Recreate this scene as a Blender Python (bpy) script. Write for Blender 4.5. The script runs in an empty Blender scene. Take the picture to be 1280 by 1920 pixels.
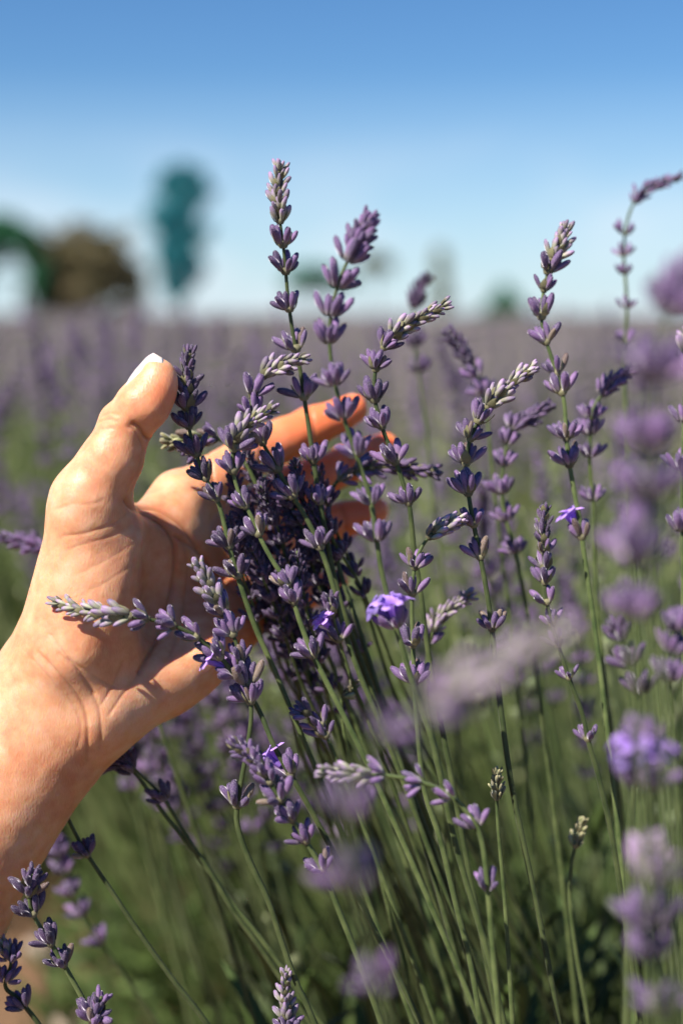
import bpy, math, random
import numpy as np
from mathutils import Vector, Matrix, noise

random.seed(7); np.random.seed(7)
R = math.radians
scene = bpy.context.scene
col = scene.collection

# ------------------------------------------------------------------ camera
CAM_H = 0.75
PITCH = math.atan(372 / 2666.7)
FPX = 1280 * 50 / 24
cam_d = bpy.data.cameras.new('camera')
cam_d.lens = 50; cam_d.sensor_width = 24; cam_d.sensor_fit = 'HORIZONTAL'
cam_d.clip_start = 0.01; cam_d.clip_end = 2000
cam_d.dof.use_dof = True
cam_d.dof.focus_distance = 0.486
cam_d.dof.aperture_fstop = 4.3
cam_d.dof.aperture_blades = 0
cam = bpy.data.objects.new('camera', cam_d); col.objects.link(cam)
cam.location = (0, 0, CAM_H)
cam.rotation_euler = (R(90) - PITCH, 0, 0)
scene.camera = cam
C0 = Vector((0, 0, CAM_H))
FW = Vector((0, math.cos(PITCH), -math.sin(PITCH)))
UP = Vector((0, math.sin(PITCH), math.cos(PITCH)))
RT = Vector((1, 0, 0))

def W(px, py, d):
    """photo pixel + distance along the view axis (m) -> world point"""
    return C0 + FW * d + RT * ((px - 640) / FPX * d) + UP * ((960 - py) / FPX * d)

# ------------------------------------------------------------------ light
SUN = Vector((-0.51, -0.47, 0.80)).normalized()
world = bpy.data.worlds.new('World'); scene.world = world; world.use_nodes = True
nt = world.node_tree; nt.nodes.clear()
out = nt.nodes.new('ShaderNodeOutputWorld'); bg = nt.nodes.new('ShaderNodeBackground')
sky = nt.nodes.new('ShaderNodeTexSky'); sky.sky_type = 'NISHITA'; sky.sun_disc = False
sky.sun_elevation = math.asin(SUN.z)
sky.sun_rotation = math.atan2(SUN.x, SUN.y)
sky.air_density = 1.0; sky.dust_density = 0.05; sky.ozone_density = 1.6; sky.altitude = 200
# thin fair-weather cloud, low over the horizon, all the way round
tc = nt.nodes.new('ShaderNodeTexCoord')
sep = nt.nodes.new('ShaderNodeSeparateXYZ'); nt.links.new(tc.outputs['Generated'], sep.inputs[0])
mp = nt.nodes.new('ShaderNodeMapping'); mp.inputs['Scale'].default_value = (1, 1, 2.6); mp.inputs['Location'].default_value = (0.31, 0.0, 0.0)
nt.links.new(tc.outputs['Generated'], mp.inputs[0])
nz = nt.nodes.new('ShaderNodeTexNoise'); nz.inputs['Scale'].default_value = 9; nz.inputs['Detail'].default_value = 6
nt.links.new(mp.outputs[0], nz.inputs['Vector'])
cr = nt.nodes.new('ShaderNodeValToRGB'); cr.color_ramp.elements[0].position = 0.42; cr.color_ramp.elements[1].position = 0.70
nt.links.new(nz.outputs['Fac'], cr.inputs[0])
hz = nt.nodes.new('ShaderNodeMapRange'); hz.inputs['From Min'].default_value = 0.0; hz.inputs['From Max'].default_value = 0.13
hz.inputs['To Min'].default_value = 0.75; hz.inputs['To Max'].default_value = 0.0
nt.links.new(sep.outputs['Z'], hz.inputs['Value'])
mm = nt.nodes.new('ShaderNodeMath'); mm.operation = 'MULTIPLY'
nt.links.new(cr.outputs[0], mm.inputs[0]); nt.links.new(hz.outputs[0], mm.inputs[1])
mix = nt.nodes.new('ShaderNodeMix'); mix.data_type = 'RGBA'
mix.inputs['B'].default_value = (8.6, 9.4, 10.4, 1)
nt.links.new(mm.outputs[0], mix.inputs['Factor'])
sat = nt.nodes.new('ShaderNodeHueSaturation'); sat.inputs['Saturation'].default_value = 1.22
tint = nt.nodes.new('ShaderNodeMix'); tint.data_type = 'RGBA'; tint.blend_type = 'MULTIPLY'; tint.inputs['Factor'].default_value = 1
tint.inputs['B'].default_value = (0.74, 0.94, 1.16, 1)
nt.links.new(sky.outputs[0], sat.inputs['Color']); nt.links.new(sat.outputs[0], tint.inputs['A'])
# pale haze low over the field, all the way round
hz2 = nt.nodes.new('ShaderNodeMapRange'); hz2.inputs['From Min'].default_value = 0.0; hz2.inputs['From Max'].default_value = 0.16
hz2.inputs['To Min'].default_value = 0.65; hz2.inputs['To Max'].default_value = 0.0
nt.links.new(sep.outputs['Z'], hz2.inputs['Value'])
hmix = nt.nodes.new('ShaderNodeMix'); hmix.data_type = 'RGBA'; hmix.inputs['B'].default_value = (6.6, 8.6, 10.6, 1)
nt.links.new(hz2.outputs[0], hmix.inputs['Factor']); nt.links.new(tint.outputs['Result'], hmix.inputs['A'])
nt.links.new(hmix.outputs['Result'], mix.inputs['A'])
nt.links.new(mix.outputs['Result'], bg.inputs['Color'])
bg.inputs['Strength'].default_value = 0.057
nt.links.new(bg.outputs[0], out.inputs[0])

sun_d = bpy.data.lights.new('sun', 'SUN'); sun_d.energy = 5.0; sun_d.angle = R(0.53); sun_d.color = (1.0, 0.93, 0.82)
sun = bpy.data.objects.new('sun', sun_d); col.objects.link(sun)
sun.rotation_euler = (-SUN).to_track_quat('-Z', 'Y').to_euler()
sun.location = (-3, -3, 6)
scene.view_settings.view_transform = 'Standard'
scene.view_settings.look = 'None'
scene.view_settings.exposure = 0.80
scene.view_settings.gamma = 1.0
scene.render.film_transparent = False
try:
    scene.cycles.use_denoising = True
    scene.cycles.max_bounces = 8
    scene.cycles.diffuse_bounces = 2
    scene.cycles.transparent_max_bounces = 8
except Exception: pass

# ------------------------------------------------------------------ materials
def mat(name):
    m = bpy.data.materials.new(name); m.use_nodes = True
    return m, m.node_tree, m.node_tree.nodes['Principled BSDF']

def ramp(nt, stops):
    r = nt.nodes.new('ShaderNodeValToRGB')
    el = r.color_ramp.elements
    el[0].position, el[0].color = stops[0][0], (*stops[0][1], 1)
    el[1].position, el[1].color = stops[-1][0], (*stops[-1][1], 1)
    for p, c in stops[1:-1]:
        e = el.new(p); e.color = (*c, 1)
    return r

def attr(nt, name):
    a = nt.nodes.new('ShaderNodeAttribute'); a.attribute_name = name
    return a.outputs['Fac']

def bud_material(name, stops, sheen=0.5, transl=0.18, ns=9.0, fleck=True):
    """calyx / petal: colour runs along attribute t, per-bud variation from attribute r and the object"""
    m, nt, p = mat(name)
    r = ramp(nt, stops)
    nz = nt.nodes.new('ShaderNodeTexNoise'); nz.inputs['Scale'].default_value = ns; nz.inputs['Detail'].default_value = 4
    tco = nt.nodes.new('ShaderNodeTexCoord'); nt.links.new(tco.outputs['Object'], nz.inputs['Vector'])
    ma = nt.nodes.new('ShaderNodeMath'); ma.operation = 'MULTIPLY_ADD'
    nt.links.new(nz.outputs['Fac'], ma.inputs[0]); ma.inputs[1].default_value = 0.22; 
    add = nt.nodes.new('ShaderNodeMath'); add.operation = 'ADD'; add.inputs[1].default_value = -0.11
    nt.links.new(attr(nt, 't'), add.inputs[0]); nt.links.new(add.outputs[0], ma.inputs[2])
    nt.links.new(ma.outputs[0], r.inputs[0])
    oi = nt.nodes.new('ShaderNodeObjectInfo')
    s = nt.nodes.new('ShaderNodeMath'); s.operation = 'ADD'
    nt.links.new(oi.outputs['Random'], s.inputs[0]); nt.links.new(attr(nt, 'r'), s.inputs[1])
    fr = nt.nodes.new('ShaderNodeMath'); fr.operation = 'FRACT'; nt.links.new(s.outputs[0], fr.inputs[0])
    hs = nt.nodes.new('ShaderNodeHueSaturation')
    mv = nt.nodes.new('ShaderNodeMapRange'); mv.inputs['To Min'].default_value = 0.55; mv.inputs['To Max'].default_value = 1.55
    mh = nt.nodes.new('ShaderNodeMapRange'); mh.inputs['To Min'].default_value = 0.485; mh.inputs['To Max'].default_value = 0.525
    nt.links.new(fr.outputs[0], mv.inputs['Value']); nt.links.new(fr.outputs[0], mh.inputs['Value'])
    nt.links.new(mv.outputs[0], hs.inputs['Value']); nt.links.new(mh.outputs[0], hs.inputs['Hue'])
    nt.links.new(r.outputs[0], hs.inputs['Color'])
    # downy pale flecks along the ribs
    n2 = nt.nodes.new('ShaderNodeTexNoise'); n2.inputs['Scale'].default_value = ns * 2.6; n2.inputs['Detail'].default_value = 5; n2.inputs['Roughness'].default_value = .7
    nt.links.new(tco.outputs['Object'], n2.inputs['Vector'])
    fl = nt.nodes.new('ShaderNodeMapRange'); fl.inputs['From Min'].default_value = .50; fl.inputs['From Max'].default_value = .72; fl.inputs['To Max'].default_value = .75
    nt.links.new(n2.outputs['Fac'], fl.inputs['Value'])
    fx = nt.nodes.new('ShaderNodeMix'); fx.data_type = 'RGBA'; fx.inputs['B'].default_value = (0.56, 0.46, 0.58, 1)
    nt.links.new(fl.outputs[0], fx.inputs['Factor']); nt.links.new(hs.outputs[0], fx.inputs['A'])
    nt.links.new(fx.outputs['Result'] if fleck else hs.outputs[0], p.inputs['Base Color'])
    p.inputs['Roughness'].default_value = 0.62
    p.inputs['Specular IOR Level'].default_value = 0.35
    p.inputs['Sheen Weight'].default_value = sheen; p.inputs['Sheen Roughness'].default_value = 0.35
    p.inputs['Sheen Tint'].default_value = (0.9, 0.85, 1, 1)
    tr = nt.nodes.new('ShaderNodeBsdfTranslucent'); nt.links.new(hs.outputs[0], tr.inputs[0])
    mx = nt.nodes.new('ShaderNodeMixShader'); mx.inputs[0].default_value = transl
    nt.links.new(p.outputs[0], mx.inputs[1]); nt.links.new(tr.outputs[0], mx.inputs[2])
    nt.links.new(mx.outputs[0], nt.nodes['Material Output'].inputs[0])
    return m

M_BUD = bud_material('calyx_purple', [(0.0, (0.20, 0.22, 0.11)), (0.22, (0.28, 0.23, 0.25)), (0.42, (0.185, 0.12, 0.245)), (0.8, (0.15, 0.088, 0.225)), (1.0, (0.06, 0.036, 0.10))])
M_BUD_J = bud_material('soft_calyx_purple', [(0.0, (0.20, 0.22, 0.11)), (0.22, (0.28, 0.23, 0.25)), (0.42, (0.185, 0.12, 0.245)), (0.8, (0.15, 0.088, 0.225)), (1.0, (0.06, 0.036, 0.10))], ns=1300.0)
M_TIP = bud_material('calyx_young', [(0.0, (0.22, 0.25, 0.12)), (0.5, (0.33, 0.32, 0.22)), (0.78, (0.34, 0.26, 0.36)), (1.0, (0.24, 0.15, 0.32))])
M_TIP_J = bud_material('soft_calyx_young', [(0.0, (0.22, 0.25, 0.12)), (0.5, (0.33, 0.32, 0.22)), (0.78, (0.34, 0.26, 0.36)), (1.0, (0.24, 0.15, 0.32))], ns=1300.0)
M_DARK = bud_material('calyx_dark', [(0.0, (0.10, 0.11, 0.06)), (0.25, (0.11, 0.08, 0.12)), (0.6, (0.085, 0.05, 0.125)), (1.0, (0.04, 0.025, 0.07))])  # dark purple calyx; also paints in shade for the bunch and under the forearm
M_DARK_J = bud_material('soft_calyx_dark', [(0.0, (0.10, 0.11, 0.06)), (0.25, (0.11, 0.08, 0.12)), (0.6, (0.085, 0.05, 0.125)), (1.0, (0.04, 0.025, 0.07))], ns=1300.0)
M_PETAL = bud_material('corolla_violet', [(0.0, (0.30, 0.16, 0.60)), (0.6, (0.40, 0.22, 0.80)), (1.0, (0.55, 0.36, 0.90))], 0.15, 0.35, 9.0, False)
M_DRY = bud_material('calyx_withered', [(0.0, (0.16, 0.15, 0.08)), (0.5, (0.22, 0.16, 0.12)), (1.0, (0.14, 0.09, 0.06))])
M_GREEN = bud_material('calyx_green', [(0.0, (0.13, 0.17, 0.05)), (0.6, (0.25, 0.26, 0.10)), (1.0, (0.36, 0.32, 0.16))])

def plant_material(name, ca, cb, scale=60, rough=0.6, transl=0.15, sheen=0.2):
    m, nt, p = mat(name)
    tco = nt.nodes.new('ShaderNodeTexCoord')
    nz = nt.nodes.new('ShaderNodeTexNoise'); nz.inputs['Scale'].default_value = scale; nz.inputs['Detail'].default_value = 5
    nt.links.new(tco.outputs['Object'], nz.inputs['Vector'])
    r = ramp(nt, [(0.3, ca), (0.7, cb)]); nt.links.new(nz.outputs['Fac'], r.inputs[0])
    oi = nt.nodes.new('ShaderNodeObjectInfo')
    s = nt.nodes.new('ShaderNodeMath'); s.operation = 'ADD'
    nt.links.new(oi.outputs['Random'], s.inputs[0]); nt.links.new(attr(nt, 'r'), s.inputs[1])
    fr = nt.nodes.new('ShaderNodeMath'); fr.operation = 'FRACT'; nt.links.new(s.outputs[0], fr.inputs[0])
    hs = nt.nodes.new('ShaderNodeHueSaturation')
    mv = nt.nodes.new('ShaderNodeMapRange'); mv.inputs['To Min'].default_value = 0.65; mv.inputs['To Max'].default_value = 1.35
    nt.links.new(fr.outputs[0], mv.inputs['Value']); nt.links.new(mv.outputs[0], hs.inputs['Value'])
    nt.links.new(r.outputs[0], hs.inputs['Color'])
    nt.links.new(hs.outputs[0], p.inputs['Base Color'])
    p.inputs['Roughness'].default_value = rough; p.inputs['Specular IOR Level'].default_value = 0.4
    p.inputs['Sheen Weight'].default_value = sheen; p.inputs['Sheen Roughness'].default_value = 0.4
    bp = nt.nodes.new('ShaderNodeBump'); bp.inputs['Strength'].default_value = 0.35; bp.inputs['Distance'].default_value = 0.0004
    n2 = nt.nodes.new('ShaderNodeTexNoise'); n2.inputs['Scale'].default_value = 2500; nt.links.new(tco.outputs['Object'], n2.inputs['Vector'])
    nt.links.new(n2.outputs['Fac'], bp.inputs['Height']); nt.links.new(bp.outputs[0], p.inputs['Normal'])
    tr = nt.nodes.new('ShaderNodeBsdfTranslucent'); nt.links.new(hs.outputs[0], tr.inputs[0])
    mx = nt.nodes.new('ShaderNodeMixShader'); mx.inputs[0].default_value = transl
    nt.links.new(p.outputs[0], mx.inputs[1]); nt.links.new(tr.outputs[0], mx.inputs[2])
    nt.links.new(mx.outputs[0], nt.nodes['Material Output'].inputs[0])
    return m

M_STEM = plant_material('stem_green', (0.045, 0.072, 0.02), (0.12, 0.15, 0.052), 160, 0.55, 0.12, 0.12)
M_BRACT = plant_material('bract', (0.16, 0.15, 0.07), (0.24, 0.22, 0.13), 400, 0.6, 0.2)
M_LEAF = plant_material('leaf_grey_green', (0.05, 0.09, 0.02), (0.11, 0.16, 0.042), 40, 0.6, 0.22, 0.04)
M_GRASS = plant_material('leaf_fresh', (0.11, 0.16, 0.04), (0.18, 0.22, 0.07), 40, 0.55, 0.3)

def tree_material(name, ca, cb):
    return plant_material(name, ca, cb, 0.8, 0.7, 0.2, 0.0)

# field mass: attribute c (0 stem .. 1 head), r random
M_FIELD, nt, p = mat('field_lavender')
rs = ramp(nt, [(0.0, (0.085, 0.145, 0.03)), (0.5, (0.16, 0.215, 0.06)), (1.0, (0.26, 0.28, 0.11))])
rh = ramp(nt, [(0.0, (0.10, 0.08, 0.11)), (0.4, (0.20, 0.145, 0.215)), (0.7, (0.27, 0.215, 0.25)), (1.0, (0.28, 0.28, 0.17))])
ar = attr(nt, 'r'); nt.links.new(ar, rs.inputs[0]); nt.links.new(ar, rh.inputs[0])
mx = nt.nodes.new('ShaderNodeMix'); mx.data_type = 'RGBA'
nt.links.new(attr(nt, 'c'), mx.inputs['Factor']); nt.links.new(rs.outputs[0], mx.inputs['A']); nt.links.new(rh.outputs[0], mx.inputs['B'])
nt.links.new(mx.outputs['Result'], p.inputs['Base Color']); p.inputs['Roughness'].default_value = 0.6
p.inputs['Sheen Weight'].default_value = 0.12

M_SOIL, nt, p = mat('soil')
tco = nt.nodes.new('ShaderNodeTexCoord')
n1 = nt.nodes.new('ShaderNodeTexNoise'); n1.inputs['Scale'].default_value = 3; n1.inputs['Detail'].default_value = 8
n2 = nt.nodes.new('ShaderNodeTexNoise'); n2.inputs['Scale'].default_value = 60; n2.inputs['Detail'].default_value = 6
for n in (n1, n2): nt.links.new(tco.outputs['Object'], n.inputs['Vector'])
r1 = ramp(nt, [(0.35, (0.13, 0.07, 0.035)), (0.6, (0.26, 0.15, 0.08)), (0.75, (0.34, 0.225, 0.145))])
ad = nt.nodes.new('ShaderNodeMath'); ad.operation = 'MULTIPLY_ADD'; ad.inputs[1].default_value = 0.5
nt.links.new(n2.outputs['Fac'], ad.inputs[0]); 
hm = nt.nodes.new('ShaderNodeMath'); hm.operation = 'MULTIPLY'; hm.inputs[1].default_value = 0.5
nt.links.new(n1.outputs['Fac'], hm.inputs[0]); nt.links.new(hm.outputs[0], ad.inputs[2])
nt.links.new(ad.outputs[0], r1.inputs[0]); nt.links.new(r1.outputs[0], p.inputs['Base Color'])
p.inputs['Roughness'].default_value = 0.95
bp = nt.nodes.new('ShaderNodeBump'); bp.inputs['Distance'].default_value = 0.02; nt.links.new(n2.outputs['Fac'], bp.inputs['Height']); nt.links.new(bp.outputs[0], p.inputs['Normal'])

M_BARK = plant_material('bark', (0.08, 0.055, 0.035), (0.16, 0.11, 0.075), 4, 0.9, 0.0, 0.0)
M_STONE = plant_material('stone', (0.30, 0.22, 0.17), (0.48, 0.38, 0.31), 30, 0.85, 0.0, 0.0)

# ------------------------------------------------------------------ object helpers
def mesh_obj(name, me, m=None, parent=None, loc=None):
    if m is not None and not me.materials: me.materials.append(m)
    o = bpy.data.objects.new(name, me); col.objects.link(o)
    if parent is not None: o.parent = parent
    if loc is not None: o.location = loc
    return o

def empty(name, loc, label=None, cat=None, group=None):
    o = bpy.data.objects.new(name, None); col.objects.link(o); o.location = loc
    o.empty_display_size = 0.01
    tag(o, label, cat, group); return o

def tag(o, label=None, cat=None, group=None, kind=None):
    if label: o['label'] = label
    if cat: o['category'] = cat
    if group: o['group'] = group
    if kind: o['kind'] = kind

def smooth(me): me.polygons.foreach_set('use_smooth', [True] * len(me.polygons))

def build(name, V, F, attrs=None, sm=True, mats=(), mi=None):
    me = bpy.data.meshes.new(name); me.from_pydata([tuple(v) for v in V], [], [tuple(f) for f in F])
    for k, a in (attrs or {}).items():
        at = me.attributes.new(k, 'FLOAT', 'POINT'); at.data.foreach_set('value', np.asarray(a, dtype=np.float32))
    for m in mats: me.materials.append(m)
    if mi is not None: me.polygons.foreach_set('material_index', mi)
    if sm: smooth(me)
    me.update(); return me

def catmull(pts, n=8):
    P = [Vector(p) for p in pts]
    P = [P[0] * 2 - P[1]] + P + [P[-1] * 2 - P[-2]]
    o = []
    for i in range(1, len(P) - 2):
        a, b, c, d = P[i - 1:i + 3]
        for k in range(n):
            t = k / n
            o.append(0.5 * ((2 * b) + (c - a) * t + (2 * a - 5 * b + 4 * c - d) * t * t + (3 * b - a - 3 * c + d) * t ** 3))
    o.append(P[-2].copy()); return o

def frames(P):
    """parallel transport frames along P"""
    T = []
    for i in range(len(P)):
        a = P[max(i - 1, 0)]; b = P[min(i + 1, len(P) - 1)]
        T.append((b - a).normalized())
    u = T[0].orthogonal().normalized(); out = []
    for t in T:
        u = (u - t * u.dot(t)).normalized(); out.append((t, u, t.cross(u)))
    return out

def tube(P, rad, sides=8, square=0.0):
    """swept tube with cap; square > 0 makes the four ribs of a lavender stem"""
    V, F = [], []
    fr = frames(P); n = len(P)
    for i, (p, (t, u, v)) in enumerate(zip(P, fr)):
        r = rad(i / (n - 1)) if callable(rad) else rad
        for k in range(sides):
            a = 2 * math.pi * k / sides
            rr = r * (1 + square * math.cos(4 * a))
            V.append(p + u * (math.cos(a) * rr) + v * (math.sin(a) * rr))
    for i in range(n - 1):
        for k in range(sides):
            k2 = (k + 1) % sides
            F.append((i * sides + k, i * sides + k2, (i + 1) * sides + k2, (i + 1) * sides + k))
    F.append(tuple(range(sides - 1, -1, -1))); F.append(tuple((n - 1) * sides + k for k in range(sides)))
    return V, F

# ------------------------------------------------------------------ lavender pieces
def calyx(cols=10, rows=8, bend=0.12, teeth=True, fat=1.0):
    """one bud along +Z, length 1, ribbed tube with a toothed closed mouth; returns V, F, t"""
    V, F, T = [], [], []
    prof = [(0, .10), (.06, .34), (.18, .62), (.36, .86), (.56, 1.0), (.74, .98), (.88, .80), (.97, .45), (1.0, .12)]
    ks = np.linspace(0, 1, rows)
    zs = np.interp(ks, np.linspace(0, 1, len(prof)), [q[0] for q in prof])
    for z in zs:
        r = np.interp(z, [q[0] for q in prof], [q[1] for q in prof]) * 0.150 * fat
        for k in range(cols):
            a = 2 * math.pi * k / cols
            rr = r * (1 + (0.13 if k % 2 else -0.13) * min(1, z * 3))
            zz = z + (0.035 if (teeth and k % 2 and z > .85) else 0)
            V.append((math.cos(a) * rr + bend * z * z, math.sin(a) * rr, zz)); T.append(z)
    for i in range(rows - 1):
        for k in range(cols):
            k2 = (k + 1) % cols
            F.append((i * cols + k, i * cols + k2, (i + 1) * cols + k2, (i + 1) * cols + k))
    F.append(tuple(range(cols - 1, -1, -1))); F.append(tuple((rows - 1) * cols + k for k in range(cols)))
    return V, F, T

def corolla():
    """an opened flower along +Z: a tube with five rounded lobes folded back"""
    V, F, T = [], [], []
    n = 20
    rings = [(0, .10, 0), (.35, .13, 0), (.62, .17, 0), (.74, .30, .0), (.80, .48, .35), (.74, .62, .6)]
    for z, r, l in rings:
        for k in range(n):
            a = 2 * math.pi * k / n
            lobe = abs(math.cos(2.5 * a))
            rr = r * (1 - l * (1 - lobe ** .6)); 
            V.append((math.cos(a) * rr, math.sin(a) * rr, z + .10 * l * math.cos(a))); T.append(min(1, z + l * .4))
    for i in range(len(rings) - 1):
        for k in range(n):
            k2 = (k + 1) % n
            F.append((i * n + k, i * n + k2, (i + 1) * n + k2, (i + 1) * n + k))
    return V, F, T

BUDS = {}
for nm, m in (('purple', M_BUD), ('young', M_TIP), ('dark', M_DARK), ('green', M_GREEN), ('dry', M_DRY)):
    L = []
    for b, ft in ((0.05, 1.0), (0.16, 1.1), (-0.08, .92), (0.10, 1.18)):
        V, F, T = calyx(bend=b, fat=ft)
        L.append(build('bud_' + nm, V, F, {'t': T, 'r': [random.random() * .3] * len(V)}, mats=(m,)))
    BUDS[nm] = L
V, F, T = corolla()
PETAL = build('open_flower', V, F, {'t': T, 'r': [0.0] * len(V)}, mats=(M_PETAL,))
LOW = calyx(cols=6, rows=5, teeth=False)

def bract_cup(r=0.0011):
    """swollen node with two pointed papery bracts; +Z along the stem (metres)"""
    V, F = [], []
    n = 8
    for z, q in ((-.0010, 1.0), (0.0, 1.5), (.0008, 1.45), (.0016, 1.0)):
        for k in range(n):
            a = 2 * math.pi * k / n; V.append((math.cos(a) * r * q * 1.1, math.sin(a) * r * q, z))
    for i in range(3):
        for k in range(n):
            k2 = (k + 1) % n; F.append((i * n + k, i * n + k2, (i + 1) * n + k2, (i + 1) * n + k))
    for s in (1, -1):
        b = len(V)
        pts = [(0, .0004, 1.2, 0), (.30, .0016, 2.3, .0008), (.6, .0017, 3.1, .0022), (.85, .0009, 3.5, .0036), (1, .0001, 3.7, .0046)]
        for q, w, x, z in pts:
            xx = s * r * x * .85
            V += [(xx, -w, z), (xx + s * .0003, 0, z - .0003), (xx, w, z)]
        for i in range(4):
            o = b + i * 3
            F += [(o, o + 1, o + 4, o + 3), (o + 1, o + 2, o + 5, o + 4)]
    return V, F
V, F = bract_cup(); CUP = build('whorl', V, F, {'r': [0.0] * len(V)}, mats=(M_BRACT,))

def whorl_layout(rng, size, tight, nb):
    """buds of one node: two facing clusters. yields (azimuth, tilt, length m, radial start)"""
    res = []
    for side in (0, 1):
        n = max(2, nb + rng.choice((-1, 0, 0, 1)))
        for i in range(n):
            f = (i + .5) / n - .5
            az = side * math.pi + f * R(165) + rng.uniform(-.25, .25)
            inner = (i % 2)
            tilt = (R(rng.uniform(30, 56)) if not inner else R(rng.uniform(8, 26))) * (1 - .55 * tight)
            L = .0074 * size * rng.uniform(.78, 1.12)
            res.append((az, tilt, L, .0010 * size + (.0004 if not inner else .0001)))
    return res

def bud_matrix(az, tilt, L, r0, wide=1.0, rng=random):
    rad = Vector((math.cos(az), math.sin(az), 0))
    d = (Vector((0, 0, 1)) * math.cos(tilt) + rad * math.sin(tilt)).normalized()
    q = d.to_track_quat('Z', 'X')
    spin = Matrix.Rotation(rng.uniform(0, 6.28), 4, 'Z')
    return Matrix.Translation(rad * r0) @ q.to_matrix().to_4x4() @ spin @ Matrix.Diagonal((L * wide, L * wide, L, 1))

def joined_head(name, nodes, rng, kind, nb=4, extra_open=0.0):
    """all whorls in one mesh (for stalks too soft to tell buds apart). nodes: (matrix, size, tight, kind)"""
    V, F, T, RR, MI = [], [], [], [], []
    lv, lf, lt = LOW
    mats = [M_BUD_J, M_TIP_J, M_DARK_J, M_PETAL, M_BRACT]
    ix = {'purple': 0, 'young': 1, 'dark': 2}
    for (mw, size, tight, kd) in nodes:
        for (az, tilt, L, r0) in whorl_layout(rng, size, tight, nb):
            m = mw @ bud_matrix(az, tilt, L, r0, .98, rng); b = len(V); rr = rng.random()
            V += [m @ Vector(v) for v in lv]; F += [tuple(b + i for i in f) for f in lf]; T += lt; RR += [rr] * len(lv)
            MI += [ix[kd]] * len(lf)
    return build(name, V, F, {'t': T, 'r': RR}, mats=mats, mi=MI)

def node_matrix(p, t, phi):
    q = t.to_track_quat('Z', 'X').to_matrix().to_4x4()
    return Matrix.Translation(p) @ q @ Matrix.Rotation(phi, 4, 'Z')

def to_ground(P, base=None):
    """carry a stalk that leaves the view on down to the soil"""
    P = list(P)
    d = (P[-1] - P[-2]).normalized(); q = P[-1].copy()
    while q.z > .03:
        d = (d + Vector((0, .02, -.10))).normalized()
        q = q + d * min(.07, max(.03, q.z / max(.3, -d.z))); P.append(q.copy())
    P[-1].z = min(P[-1].z, -.005)
    return P

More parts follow.
